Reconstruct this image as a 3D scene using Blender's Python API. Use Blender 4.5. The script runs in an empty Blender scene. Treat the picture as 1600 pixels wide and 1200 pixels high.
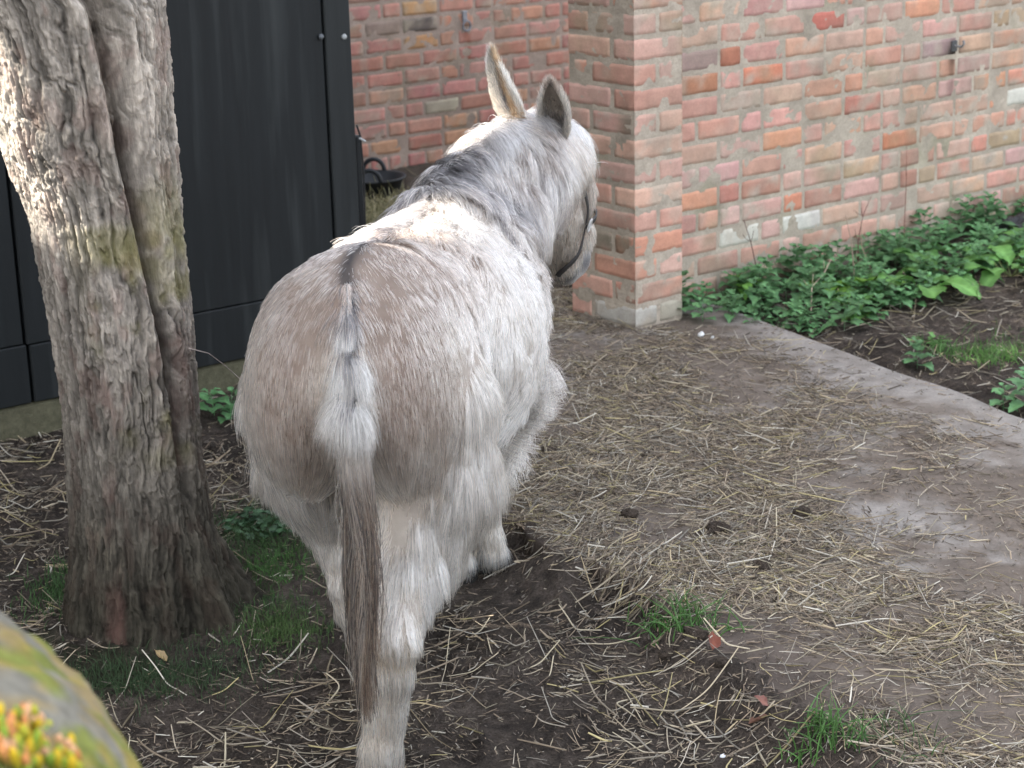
import bpy, math, random
import numpy as np
from mathutils import Vector
rng = np.random.default_rng(7); random.seed(7)
sc = bpy.context.scene

# ---------------------------------------------------------------- camera
TH, ROLL, CAMH = .2934, .0259, 1.8
cam_d = bpy.data.cameras.new('camera'); cam = bpy.data.objects.new('camera', cam_d); sc.collection.objects.link(cam)
cam_d.sensor_width = 36; cam_d.lens = 67.5; cam_d.clip_end = 500; cam_d.clip_start = .05
cam.location = (0, 0, CAMH)
_F = Vector((0, math.cos(TH), -math.sin(TH))); _D = Vector((0, -math.sin(TH), -math.cos(TH))); _R = Vector((1, 0, 0))
_R2 = _R * math.cos(ROLL) + _D * math.sin(ROLL); _U = -(-_R * math.sin(ROLL) + _D * math.cos(ROLL))
from mathutils import Matrix
cam.rotation_euler = Matrix((_R2, _U, -_F)).transposed().to_euler()
cam_d.dof.use_dof = True; cam_d.dof.focus_distance = 3.95; cam_d.dof.aperture_fstop = 8
sc.camera = cam
# ---------------------------------------------------------------- world and sun
SUN = Vector((-.67, -.03, .74)).normalized()
el = math.asin(SUN.z); az = math.atan2(SUN.x, SUN.y)
w = bpy.data.worlds.new('World'); sc.world = w; w.use_nodes = True
nt = w.node_tree; bg = nt.nodes['Background']; sky = nt.nodes.new('ShaderNodeTexSky')
sky.sky_type = 'NISHITA'; sky.sun_disc = False; sky.sun_elevation = el; sky.sun_rotation = az
sky.air_density = 1.0; sky.dust_density = 4.0; sky.ozone_density = .6
hs = nt.nodes.new('ShaderNodeHueSaturation'); hs.inputs['Saturation'].default_value = .38; nt.links.new(sky.outputs[0], hs.inputs['Color']); nt.links.new(hs.outputs[0], bg.inputs[0]); bg.inputs[1].default_value = .15
sl = bpy.data.lights.new('sun', 'SUN'); sl.energy = 5; sl.angle = math.radians(.5); sl.color = (1, .95, .87)
so = bpy.data.objects.new('sun', sl); sc.collection.objects.link(so)
so.rotation_euler = (-SUN).to_track_quat('-Z', 'Y').to_euler()
vs = sc.view_settings; vs.view_transform = 'Standard'; vs.look = 'None'; vs.gamma = 1; vs.exposure = 2.78
sc.cycles.max_bounces = 8; sc.cycles.transparent_max_bounces = 8
sc.cycles_curves.shape = 'RIBBONS'; sc.cycles_curves.subdivisions = 2
# ---------------------------------------------------------------- noise
def _h(ix, iy, iz, seed):
    n = (ix.astype(np.int64) * 73856093) ^ (iy.astype(np.int64) * 19349663) ^ (iz.astype(np.int64) * 83492791) ^ (seed * 2654435761)
    n = (n ^ (n >> 13)) * 1274126177; n &= 0xffffffff
    n = (n ^ (n >> 16)) & 0xffffff
    return n / float(0xffffff)
def vn(P, fr, seed=0):
    P = np.asarray(P, float) * fr; i = np.floor(P).astype(np.int64); f = P - i; f = f * f * (3 - 2 * f); r = 0
    for a in (0, 1):
        for b in (0, 1):
            for c in (0, 1):
                wt = (f[:, 0] if a else 1 - f[:, 0]) * (f[:, 1] if b else 1 - f[:, 1]) * (f[:, 2] if c else 1 - f[:, 2])
                r = r + wt * _h(i[:, 0] + a, i[:, 1] + b, i[:, 2] + c, seed)
    return r
def fbm(P, fr, seed=0, o=3):
    r = 0; amp = 1; tot = 0
    for k in range(o):
        r = r + amp * vn(P, fr * 2.03 ** k, seed + k * 17); tot += amp; amp *= .5
    return r / tot
def ss(a, b, x): t = np.clip((x - a) / (b - a), 0, 1); return t * t * (3 - 2 * t)
def xyz(x, y, z=0): return np.stack(np.broadcast_arrays(np.asarray(x, float), np.asarray(y, float), np.asarray(z, float)), -1)
def P3(x, y): return xyz(x, y, 0.)
# ---------------------------------------------------------------- object helpers
COL = sc.collection
def tag(o, label=None, cat=None, group=None, kind=None):
    if label: o['label'] = label
    if cat: o['category'] = cat
    if group: o['group'] = group
    if kind: o['kind'] = kind
    return o
def empty(name, loc=(0, 0, 0), rz=0.):
    o = bpy.data.objects.new(name, None); COL.objects.link(o); o.location = loc; o.rotation_euler = (0, 0, rz); o.empty_display_size = .1
    return o
def link(name, data, parent=None, local=False):
    o = bpy.data.objects.new(name, data); COL.objects.link(o)
    if parent is not None:
        o.parent = parent
        if not local:  # geometry is given in world space
            M = Matrix.Translation(parent.location) @ parent.rotation_euler.to_matrix().to_4x4()
            o.matrix_parent_inverse = M.inverted()
    return o
def mk(name, V, faces, mats, parent=None, smooth=True, col=None, mi=None, local=False):
    """faces: an (n,4)/(n,3) array or a list of them"""
    if isinstance(faces, np.ndarray): faces = [faces]
    V = np.asarray(V, np.float32); me = bpy.data.meshes.new(name)
    me.vertices.add(len(V)); me.vertices.foreach_set('co', V.ravel())
    lv = np.concatenate([f.ravel() for f in faces]).astype(np.int32)
    tot = np.concatenate([np.full(len(f), f.shape[1]) for f in faces]).astype(np.int32)
    st = np.concatenate([[0], np.cumsum(tot)[:-1]]).astype(np.int32)
    me.loops.add(len(lv)); me.loops.foreach_set('vertex_index', lv)
    me.polygons.add(len(tot)); me.polygons.foreach_set('loop_start', st)
    if not isinstance(mats, (list, tuple)): mats = [mats]
    for m in mats: me.materials.append(m)
    if mi is not None: me.polygons.foreach_set('material_index', np.asarray(mi, np.int32))
    me.polygons.foreach_set('use_smooth', np.full(len(tot), bool(smooth)))
    me.update(calc_edges=True); me.validate()
    if col is not None:
        a = me.color_attributes.new('col', 'FLOAT_COLOR', 'POINT')
        c = np.ones((len(V), 4), np.float32); c[:, :3] = col; a.data.foreach_set('color', c.ravel())
    return link(name, me, parent, local)
def strands(name, Pts, rad, col, mat, parent=None):
    """Pts (n,k,3), rad (n,k), col (n,k,3)"""
    n, k, _ = Pts.shape; cu = bpy.data.hair_curves.new(name); cu.add_curves([k] * n)
    cu.points.foreach_set('position', Pts.astype(np.float32).ravel())
    a = cu.attributes.get('radius') or cu.attributes.new('radius', 'FLOAT', 'POINT'); a.data.foreach_set('value', rad.astype(np.float32).ravel())
    c = np.ones((n, k, 4), np.float32); c[..., :3] = col
    a = cu.attributes.new('col', 'FLOAT_COLOR', 'POINT'); a.data.foreach_set('color', c.ravel())
    cu.materials.append(mat); return link(name, cu, parent)
class MB:
    def __init__(s): s.V = []; s.F4 = []; s.F3 = []; s.C = []; s.n = 0
    def add(s, V, F, c=(1, 1, 1)):
        V = np.asarray(V, float); F = np.asarray(F, int)
        (s.F4 if F.shape[1] == 4 else s.F3).append(F + s.n); s.V.append(V)
        cc = np.empty((len(V), 3)); cc[:] = c; s.C.append(cc); s.n += len(V)
    def box(s, c, sx, sy, sz, ax=(1, 0, 0), ay=(0, 1, 0), col=(1, 1, 1), bev=.0):
        ax = np.array(ax, float); ay = np.array(ay, float); az_ = np.cross(ax, ay); c = np.array(c, float)
        h = np.array([sx, sy, sz]) / 2
        if bev <= 0:
            V = [c + ax * h[0] * i + ay * h[1] * j + az_ * h[2] * k for i in (-1, 1) for j in (-1, 1) for k in (-1, 1)]
            s.add(V, [[0, 1, 3, 2], [4, 6, 7, 5], [0, 4, 5, 1], [2, 3, 7, 6], [0, 2, 6, 4], [1, 5, 7, 3]], col); return
        V = []; idx = {}
        for i in (-1, 1):
            for j in (-1, 1):
                for k in (-1, 1):
                    for a in range(3):
                        d = [h[0] - bev, h[1] - bev, h[2] - bev]; d[a] += bev
                        idx[(i, j, k, a)] = len(V); V.append(c + ax * d[0] * i + ay * d[1] * j + az_ * d[2] * k)
        Q = []; T = []
        for a in range(3):
            b, d = (a + 1) % 3, (a + 2) % 3
            for sg in (-1, 1):
                q = []
                for (u, v) in ((-1, -1), (1, -1), (1, 1), (-1, 1)):
                    t = [0, 0, 0]; t[a] = sg; t[b] = u; t[d] = v; q.append(idx[(*t, a)])
                Q.append(q if sg > 0 else q[::-1])
            for u in (-1, 1):   # bevel strips along axis a
                for v in (-1, 1):
                    def t(sa): 
                        r = [0, 0, 0]; r[a] = sa; r[b] = u; r[d] = v; return tuple(r)
                    q = [idx[(*t(-1), b)], idx[(*t(1), b)], idx[(*t(1), d)], idx[(*t(-1), d)]]
                    Q.append(q if u * v < 0 else q[::-1])
        for i in (-1, 1):
            for j in (-1, 1):
                for k in (-1, 1):
                    q = [idx[(i, j, k, 0)], idx[(i, j, k, 1)], idx[(i, j, k, 2)]]; T.append(q if i * j * k > 0 else q[::-1])
        n0 = s.n; s.add(V, Q, col); s.F3.append(np.array(T) + n0)
    def tube(s, pts, rad, seg=8, col=(1, 1, 1), capit=True):
        pts = np.asarray(pts, float); m = len(pts); rad = np.broadcast_to(rad, (m,))
        T = np.gradient(pts, axis=0); T /= np.linalg.norm(T, axis=1)[:, None] + 1e-12
        up = np.array([0, 0, 1.]) if abs(T[0, 2]) < .9 else np.array([1., 0, 0])
        V = []; u = np.cross(up, T[0]); u /= np.linalg.norm(u)
        for i in range(m):
            u = u - T[i] * (u @ T[i]); u /= np.linalg.norm(u) + 1e-12; v = np.cross(T[i], u)
            th = np.linspace(0, 2 * np.pi, seg, endpoint=False)
            V.append(pts[i] + rad[i] * (np.cos(th)[:, None] * u + np.sin(th)[:, None] * v))
        V = np.concatenate(V); F = []
        for i in range(m - 1):
            for j in range(seg):
                a = i * seg + j; b = i * seg + (j + 1) % seg; F.append([a, b, b + seg, a + seg])
        n0 = s.n; cc = col
        if np.ndim(col) == 2: cc = np.repeat(np.asarray(col), seg, 0)
        s.add(V, F, cc)
        if capit:
            for e, rev in ((0, True), (m - 1, False)):
                c0 = s.n; s.add([pts[e]], np.zeros((0, 3), int), col if np.ndim(col) == 1 else col[e])
                s.F3.append(np.array([[c0, n0 + e * seg + (j + 1) % seg, n0 + e * seg + j] if rev else [c0, n0 + e * seg + j, n0 + e * seg + (j + 1) % seg] for j in range(seg)]))
    def build(s, name, mat, parent=None, smooth=False, local=False):
        F = []
        if s.F4: F.append(np.concatenate(s.F4))
        if s.F3: F.append(np.concatenate(s.F3))
        return mk(name, np.concatenate(s.V), F, mat, parent, smooth, np.concatenate(s.C), local=local)
def grid_faces(nu, nv):
    i, j = np.meshgrid(np.arange(nu - 1), np.arange(nv - 1), indexing='ij'); a = (i * nv + j).ravel()
    return np.stack([a, a + nv, a + nv + 1, a + 1], -1)
# ---------------------------------------------------------------- materials
def mat(name, base=(.5, .5, .5), rough=.8, attr=True, n1=(40., .25), n2=None, bump=(60., .3, .004), spec=.3, sub=None, trans=0., hue=None, stretch=None, bump2=None):
    """procedural surface: own colour (vertex attribute or base) x two noises, plus bump"""
    m = bpy.data.materials.new(name); m.use_nodes = True; t = m.node_tree; N = t.nodes; L = t.links; b = N['Principled BSDF']
    b.inputs['Roughness'].default_value = rough; b.inputs['Specular IOR Level'].default_value = spec
    tc = N.new('ShaderNodeTexCoord'); mp = N.new('ShaderNodeMapping'); L.new(tc.outputs['Object'], mp.inputs[0])
    if stretch: mp.inputs['Scale'].default_value = stretch
    if attr: a = N.new('ShaderNodeAttribute'); a.attribute_name = 'col'; cur = a.outputs['Color']
    else: a = N.new('ShaderNodeRGB'); a.outputs[0].default_value = (*base, 1); cur = a.outputs[0]
    for nn in (n1, n2):
        if nn is None: continue
        no = N.new('ShaderNodeTexNoise'); no.inputs['Scale'].default_value = nn[0]; no.inputs['Detail'].default_value = 6; no.inputs['Roughness'].default_value = .65
        L.new(mp.outputs[0], no.inputs['Vector'])
        mr = N.new('ShaderNodeMapRange'); mr.inputs['From Min'].default_value = .25; mr.inputs['From Max'].default_value = .75
        mr.inputs['To Min'].default_value = 1 - nn[1]; mr.inputs['To Max'].default_value = 1 + nn[1]; L.new(no.outputs['Fac'], mr.inputs['Value'])
        mx = N.new('ShaderNodeVectorMath'); mx.operation = 'SCALE'; L.new(cur, mx.inputs[0]); L.new(mr.outputs[0], mx.inputs['Scale']); cur = mx.outputs[0]
    if hue:
        no = N.new('ShaderNodeTexNoise'); no.inputs['Scale'].default_value = hue[0]; no.inputs['Detail'].default_value = 5; L.new(mp.outputs[0], no.inputs['Vector'])
        rp = N.new('ShaderNodeMapRange'); rp.inputs['From Min'].default_value = hue[2]; rp.inputs['From Max'].default_value = hue[3]; L.new(no.outputs['Fac'], rp.inputs['Value'])
        mx = N.new('ShaderNodeMix'); mx.data_type = 'RGBA'; L.new(rp.outputs[0], mx.inputs['Factor']); L.new(cur, mx.inputs['A']); mx.inputs['B'].default_value = (*hue[1], 1); cur = mx.outputs['Result']
    L.new(cur, b.inputs['Base Color'])
    if bump:
        last = None
        for bb in (bump, bump2):
            if not bb: continue
            no = N.new('ShaderNodeTexNoise'); no.inputs['Scale'].default_value = bb[0]; no.inputs['Detail'].default_value = 8; no.inputs['Roughness'].default_value = .7; L.new(mp.outputs[0], no.inputs['Vector'])
            bu = N.new('ShaderNodeBump'); bu.inputs['Strength'].default_value = bb[1]; bu.inputs['Distance'].default_value = bb[2]; L.new(no.outputs['Fac'], bu.inputs['Height'])
            if last: L.new(last, bu.inputs['Normal'])
            last = bu.outputs[0]
        L.new(last, b.inputs['Normal'])
    if trans > 0:
        tr = N.new('ShaderNodeBsdfTranslucent'); L.new(cur, tr.inputs[0]); ms = N.new('ShaderNodeMixShader'); ms.inputs[0].default_value = trans
        L.new(b.outputs[0], ms.inputs[1]); L.new(tr.outputs[0], ms.inputs[2]); L.new(ms.outputs[0], N['Material Output'].inputs[0])
    return m
def hair_mat(name, rough=.35, hair=True):
    m = bpy.data.materials.new(name); m.use_nodes = True; t = m.node_tree; N = t.nodes; L = t.links; N.remove(N['Principled BSDF'])
    a = N.new('ShaderNodeAttribute'); a.attribute_name = 'col'
    if hair:
        h = N.new('ShaderNodeBsdfHairPrincipled'); h.parametrization = 'COLOR'; L.new(a.outputs['Color'], h.inputs['Color'])
        h.inputs['Roughness'].default_value = rough; h.inputs['Radial Roughness'].default_value = .5
    else:
        h = N.new('ShaderNodeBsdfPrincipled'); L.new(a.outputs['Color'], h.inputs['Base Color']); h.inputs['Roughness'].default_value = .6; h.inputs['Specular IOR Level'].default_value = .3
    L.new(h.outputs[0], N['Material Output'].inputs[0]); return m
M_brick = mat('brick', n1=(22, .16), n2=(160, .14), bump=(120, .5, .003), rough=.9, bump2=(28, .5, .004), spec=.15)
M_mortar = mat('mortar', n1=(14, .18), n2=(120, .2), bump=(90, .7, .005), rough=.95, spec=.1)
M_soil = mat('soil', n1=(30, .40), n2=(150, .6), bump=(55, 1., .03), bump2=(260, 1., .012), rough=.92, spec=.15)
M_slab = mat('concrete', n1=(7, .15), n2=(120, .22), bump=(70, .6, .006), bump2=(300, .5, .003), rough=.93, spec=.12)
M_bark = mat('bark', n1=(9, .22), n2=(75, .38), bump=(26, .9, .012), bump2=(120, .9, .004), rough=.92, spec=.12, stretch=(1, 1, .28), hue=(7, (.16, .085, .07), .58, .78))
M_black = mat('black_paint', n1=(3, .3), n2=(30, .25), bump=(16, .25, .003), bump2=(200, .15, .001), rough=.55, spec=.22, stretch=(1, 1, .07), hue=(13, (.034, .038, .038), .53, .80))
M_leaf = mat('leaf', n1=(30, .18), n2=None, bump=(140, .5, .003), rough=.55, spec=.35, trans=.25)
M_stone = mat('mossy_stone', n1=(12, .25), n2=(60, .3), bump=(35, .8, .012), rough=.95, spec=.1)
M_metal = mat('rusty_metal', n1=(60, .3), bump=(150, .4, .002), rough=.6, spec=.5)
M_plain = mat('plain', n1=(40, .15), bump=(120, .3, .002), rough=.7)
M_skin = mat('hide', n1=(30, .15), bump=(200, .4, .002), rough=.8, spec=.2)
M_fur = hair_mat('fur'); M_straw = hair_mat('straw', hair=False)
# ================================================================ GROUND AND PATH
SN = np.array([.883, .470]); SV = np.array([.470, -.883])       # across and along the concrete slab
def soil_h(x, y):
    P = P3(x, y); n = x * SN[0] + y * SN[1]
    z = -.058 + .012 * (fbm(P, 2.2, 3) - .5) * 2 + .016 * (fbm(P, 11, 5) - .5) + .020 * np.clip(fbm(P, 26, 9) - .52, 0, 1) * 2
    z = z + .006 * (vn(P, 62, 4) - .5) + .012 * np.clip(fbm(P, 42, 14) - .48, 0, 1) + .012 * np.clip(vn(P, 17, 15) - .6, 0, 1)
    z = z + ss(3.86, 4.1, n) * .035                              # higher bed beyond the slab
    z = z + .02 * np.exp(-((x + .86)**2 + (y - 4.27)**2) / .12) + ss(2.0, 2.22, n) * (1 - ss(2.22, 3.8, n)) * .008
    z = z + .056 * np.exp(-((n - 2.19) / .085)**2) * ss(.30, .50, fbm(P, 5, 16))
    hid = ss(7.4, 8.6, y - .0 * x)                               # yard behind the shed is a little higher
    return z + hid * .05
def slab_h(x, y):
    P = P3(x, y); n = x * SN[0] + y * SN[1]
    muck = ss(.46, .66, fbm(P, 3.1, 21)) * (1 - ss(3.45, 3.8, n + .25 * (fbm(P, 4, 8) - .5)))
    z = .003 * (fbm(P, 5, 2) - .5) + muck * (.010 * fbm(P, 16, 31) + .020 * np.clip(fbm(P, 34, 33) - .5, 0, 1))
    z = z + .004 * (vn(P, 80, 4) - .5) * (.4 + muck) + .010 * muck * np.clip(fbm(P, 60, 35) - .45, 0, 1)
    return z, muck
NEAR = 2.235
def near_edge(y): return NEAR + .045 * (vn(xyz(0 * y, y), 3.5, 77) - .5) * 2 + .022 * (vn(xyz(0 * y, y), 16, 78) - .5) * 2
def far_edge(y): return 3.93 + .02 * (vn(xyz(0 * y, y), 4, 79) - .5) * 2
def ground_z(x, y):
    x = np.asarray(x, float); y = np.asarray(y, float); n = x * SN[0] + y * SN[1]; v = x * SV[0] + y * SV[1]
    on = (n > near_edge(y)) & (n < far_edge(y)) & (v > -6.25) & (v < -.6)
    return np.where(on, slab_h(x, y)[0], soil_h(x, y))
def axis(lo, hi, st, far):
    fine = np.arange(lo, hi + st / 2, st); g = np.array([.05, .1, .2, .4, .8, 1.6, 3.2, 6.4, 13, 26, far])
    return np.concatenate([(lo - np.cumsum(g))[::-1], fine, hi + np.cumsum(g)])
ax = axis(-1.75, 2.35, .0125, 60); ay = axis(3.1, 9.2, .0145, 60)
gx, gy = np.meshgrid(ax, ay, indexing='ij'); gx = gx.ravel(); gy = gy.ravel()
gz = soil_h(gx, gy); gn = gx * SN[0] + gy * SN[1]; gv = gx * SV[0] + gy * SV[1]
gz = np.where((gn > NEAR + .07) & (gn < 3.87) & (gv > -6.2) & (gv < -.65), -.10, gz)
P = P3(gx, gy); k = fbm(P, 6, 40)[:, None]; k2 = fbm(P, 38, 41)[:, None]
gc = np.array([.075, .060, .049]) * (.45 + 1.1 * k) * (.35 + 1.3 * k2)
green = (ss(.48, .62, fbm(P, 3, 50)) * np.clip(np.exp(-((gx + .86)**2 + (gy - 4.1)**2) / .22) + .5 * np.exp(-((gx + .6)**2 + (gy - 4.8)**2) / .08), 0, 1))[:, None]
gc = gc * (1 - .7 * green) + np.array([.040, .046, .024]) * .7 * green
rear = ss(7.3, 8.3, gy)[:, None]; gc = gc * (1 - rear) + np.array([.12, .10, .08]) * rear
ground = mk('ground', np.stack([gx, gy, gz], -1), grid_faces(len(ax), len(ay)), M_soil, col=gc); tag(ground, kind='structure')
# slab: top sheet with side skirts
vv = np.arange(-6.25, -.6, .0125); nn = np.concatenate([[0, .0], np.linspace(0, 1, 150), [1, 1.]])
su, sv2 = np.meshgrid(nn, vv, indexing='ij'); shp = su.shape; su = su.ravel(); sv2 = sv2.ravel()
yy = 0; 
n0 = NEAR; X0 = SN[0] * n0 + SV[0] * sv2; Y0 = SN[1] * n0 + SV[1] * sv2
na = near_edge(Y0); nb = far_edge(SN[1] * 3.93 + SV[1] * sv2); nl = na + (nb - na) * su
sx = SN[0] * nl + SV[0] * sv2; sy = SN[1] * nl + SV[1] * sv2
szz, muck = slab_h(sx, sy)
ii = np.repeat(np.arange(shp[0]), shp[1]); jj = np.tile(np.arange(shp[1]), shp[0])
szz = np.where((ii == 0) | (ii == shp[0] - 1), -.13, szz); szz = np.where((ii == 1) | (ii == shp[0] - 2), szz - .008, szz)
szz = np.where((jj == 0) | (jj == shp[1] - 1), -.13, szz)
P = P3(sx, sy); c0 = np.array([.235, .215, .195]); c1 = np.array([.125, .102, .084])
dirt = np.clip(ss(.22, .56, fbm(P, 4.5, 60, 4)) * (1 - ss(3.5, 3.9, nl + .5 * (fbm(P, 3, 61) - .5))) * 1.15 + .45 * muck, 0, 1)
edgeb = ((1 - ss(.0, .30, nl - na + .25 * (fbm(P, 7, 66) - .5))) * .95)[:, None]
dirt = np.clip(dirt + .30 * ss(.5, .7, fbm(P, 14, 62)) + .5 * (1 - ss(0, .12, nl - na)), 0, 1)[:, None]
sc_ = (c0 * (1 - dirt) + c1 * dirt) * (.72 + .56 * fbm(P, 30, 63)[:, None])
sc_ = sc_ * (1 - edgeb) + np.array([.075, .060, .050]) * (.5 + fbm(P, 26, 67)[:, None]) * edgeb
path = mk('path', np.stack([sx, sy, szz], -1), grid_faces(*shp), M_slab, col=sc_); tag(path, kind='structure')
me = path.data; me.polygons.foreach_set('use_smooth', np.ones(len(me.polygons), bool)); 

# ================================================================ BRICK WALLS
PAL = np.array([[.42, .19, .145], [.44, .215, .17], [.40, .20, .165], [.47, .24, .18], [.39, .235, .20], [.36, .22, .20], [.45, .28, .205], [.36, .26, .19], [.48, .185, .11], [.33, .145, .11], [.43, .25, .215], [.41, .27, .235]])
PAL_FAR = np.array([[.40, .155, .13], [.42, .18, .15], [.38, .165, .14], [.44, .20, .165], [.34, .135, .11], [.40, .22, .165], [.46, .25, .15], [.37, .19, .175]])
PAL = (PAL * .60 + np.array([.43, .245, .18]) * .40) * 1.12; PAL_FAR = (PAL_FAR * .68 + np.array([.40, .20, .17]) * .32) * 1.08
MORT = np.array([.375, .32, .255])
def brick_face(mb, o, d, q0, q1, z0, z1, col, n, keepL=False, keepR=False, dep=0.):
    nx, nz = (11, 5) if q1 - q0 > .15 else (7, 5)
    u = np.linspace(0, 1, nx); v = np.linspace(0, 1, nz)
    u = np.concatenate([[0], [.018], u[1:-1], [.982], [1]]); v = np.concatenate([[0], [.05], v[1:-1], [.95], [1]])
    U, Vv = np.meshgrid(u, v, indexing='ij'); Uf, Vf = U.ravel(), Vv.ravel(); nU, nV = len(u), len(v)
    L = q1 - q0; H = z1 - z0; cr = .006
    iu = np.repeat(np.arange(nU), nV); iv = np.tile(np.arange(nV), nU)
    q = q0 + Uf * L; z = z0 + Vf * H
    # ragged edges and rounded corners
    seed = int(rng.integers(1 << 20)); PP = xyz(q, z, seed * .37)
    e = .0050 * (vn(PP, 45, 1) - .3); e2 = .0045 * (vn(PP, 45, 2) - .3)
    cu = np.clip(1 - Uf * L / cr, 0, 1) * (0 if keepL else 1) + np.clip(1 - (1 - Uf) * L / cr, 0, 1) * (0 if keepR else 1)
    cv = np.clip(1 - Vf * H / cr, 0, 1) + np.clip(1 - (1 - Vf) * H / cr, 0, 1)
    z = z + np.sign(.5 - Vf) * (e * (cv > 0) + .0035 * cu * cu)
    if not keepL: q = q + (Uf < .2) * (cu > 0) * (e2 + .0035 * cv * cv)
    if not keepR: q = q - (Uf > .8) * (cu > 0) * (e2 + .0035 * cv * cv)
    edge = ((iv == 0) | (iv == nV - 1)).astype(float)
    if not keepL: edge = np.maximum(edge, iu == 0)
    if not keepR: edge = np.maximum(edge, iu == nU - 1)
    dd = dep - .008 * edge - .0006 * (1 - edge) * ((iv == 1) | (iv == nV - 2)) + (.0022 * (fbm(PP, 30, 3) - .5) * 2 - .0035 * np.clip(vn(PP, 14, 6) - .62, 0, 1) * 3) * (1 - edge)
    if keepL: dd = np.where(iu == 0, dep - .0006, dd)
    if keepR: dd = np.where(iu == nU - 1, dep - .0006, dd)
    V = o + np.outer(q, d) + np.outer(dd, n); V[:, 2] += z
    pale = ss(.42, .70, fbm(PP, 20, 8))[:, None] * .75 * rng.random() + .12
    cc = np.array(col) * (.86 + .28 * fbm(PP, 16, 7)[:, None]); band = ss(.62, .66, vn(xyz(q, 0 * z, seed), 14, 2))[:, None] * rng.random() * .4
    cc = cc * (1 - pale) + MORT * pale * 1.02; cc = cc * (1 - band) + cc[:, [0, 1, 2]] * np.array([.8, .75, .8]) * band
    mb.add(V, grid_faces(nU, nV), cc)
def stain(V, C, mossz=None, amt=.5, seed=0):
    s = (ss(.54, .74, fbm(V, 3.2, 90 + seed, 4)) * amt)[:, None]; s = s * .8; C = C * (1 - s) + np.array([.19, .165, .125]) * s
    g = (ss(.58, .76, fbm(V, 5.5, 95 + seed, 4)) * amt * .8)[:, None]; return C * (1 - g) + np.array([.22, .21, .13]) * g
CB = .0857; JT = .0098
def wall_run(mb, o, d, n, q0, q1, zj, rows, pal, over={}, phase=0., JT=JT):
    """bricks of a straight face; zj = height of the bottom bed joint"""
    for k in range(rows):
        z0 = zj + k * CB; q = q0 - .2295 * ((k % 2) * .5 + .0) - phase * rng.random() * .05; run = 0
        while q < q1:
            L = .2295 if rng.random() > (.38 if run > 1 else .2) else .1165
            run = run + 1 if L > .2 else 0
            a, b = max(q, q0), min(q + L, q1)
            if b - a > .03:
                col = pal[rng.integers(len(pal))] * rng.uniform(.86, 1.14) * np.array([1, rng.uniform(.93, 1.08), rng.uniform(.92, 1.08)])
                for (oq, oz), oc in over.items():
                    if a <= oq < b and z0 <= oz < z0 + CB: col = np.array(oc)
                wob = .002 * (rng.random() - .5)
                brick_face(mb, np.array([o[0], o[1], 0.]), d, a + JT / 2 + .002 * rng.random(), b - JT / 2, z0 + JT / 2 + wob, z0 + CB - JT / 2 + wob, col, n, dep=.0018 * (rng.random() - .5))
            q += L
def mortar_sheet(mb, o, d, n, q0, q1, z0, z1, off=-.0016, st=.02, seed=0):
    qs = np.arange(q0, q1 + st, st); qs[-1] = q1; zs = np.arange(z0, z1 + st * .7, st * .7); zs[-1] = z1
    Q, Z = np.meshgrid(qs, zs, indexing='ij'); Q = Q.ravel(); Z = Z.ravel(); PP = xyz(Q, Z, seed)
    ed = (Q <= q0 + 1e-6) | (Q >= q1 - 1e-6)
    dd = off + np.where(ed, 0, .0022 * (fbm(PP, 40, 11) - .5) * 2 + .0012 * (vn(PP, 9, 12) - .5))
    V = np.array([o[0], o[1], 0.]) + np.outer(Q, d) + np.outer(dd, n); V[:, 2] += Z
    mb.add(V, grid_faces(len(qs), len(zs)), MORT * (.78 + .40 * fbm(PP, 12, 13)[:, None]))
    return mb
def wall_back(mb, o, d, n, q0, q1, z0, z1, th, off=-.006):
    c = np.array([o[0], o[1], 0.]) + d * (q0 + q1) / 2 + n * (off - th / 2); c[2] = (z0 + z1) / 2
    mb.box(c, q1 - q0, th, z1 - z0, d, -n if np.cross(d, -n)[2] > 0 else n, MORT)
aw = math.radians(38.77); D3 = np.array([math.cos(aw), math.sin(aw), 0.]); N3 = np.array([math.sin(aw), -math.cos(aw), 0.])
PC = np.array([.4439, 6.5795, 0.]); WO = PC - N3 * .183
WTOP = .0734 + CB * 25
wall_e = empty('brick_wall', (WO[0], WO[1], 0)); tag(wall_e, 'weathered red brick wall with a projecting pier at its left end and weeds along its foot', 'wall')
mbk = MB(); mbm = MB()
white = (.52, .50, .43); over = {(.673, .191): white, (.955, .21): (.55, .53, .47), (2.45, .547): white, (.913, .797): (.50, .17, .10), (1.242, .972): (.42, .12, .09), (1.586, .495): (.46, .17, .09),
        (1.044, .272): (.52, .20, .12), (.664, .90): (.34, .12, .07), (2.236, .388): (.34, .25, .15), (2.287, .855): (.48, .30, .15), (1.952, .802): (.30, .20, .19), (1.397, .645): (.43, .15, .11),
        (1.657, .275): (.44, .17, .12), (.62, .335): (.42, .17, .13), (.45, .80): (.36, .15, .08), (.45, .88): (.30, .20, .18), (.30, .80): (.36, .15, .08), (2.0, .03): (.40, .33, .22), (1.5, .03): (.38, .29, .22), (2.3, .03): (.38, .31, .2), (1.85, .03): (.42, .34, .24)}
wall_run(mbk, WO, D3, N3, .02, 5.2, .0734 - 2 * CB, 27, PAL, over)
mortar_sheet(mbm, WO, D3, N3, .02, 5.2, -.10, WTOP); 
wall_back(mbm, WO, D3, N3, .02, 5.2, -.30, WTOP, .15)
V = np.concatenate(mbk.V); C = np.concatenate(mbk.C); C = stain(V, C, amt=.55)
soot = np.exp(-(((V - (WO + D3 * 1.952 + np.array([0, 0, .79])))**2).sum(1)) / .0022)[:, None]; run_ = np.exp(-((((V - WO) @ D3) - 1.945)**2) / .0003)[:, None] * (ss(.55, .62, V[:, 2]) * (1 - ss(.78, .80, V[:, 2])))[:, None] * .6
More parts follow.
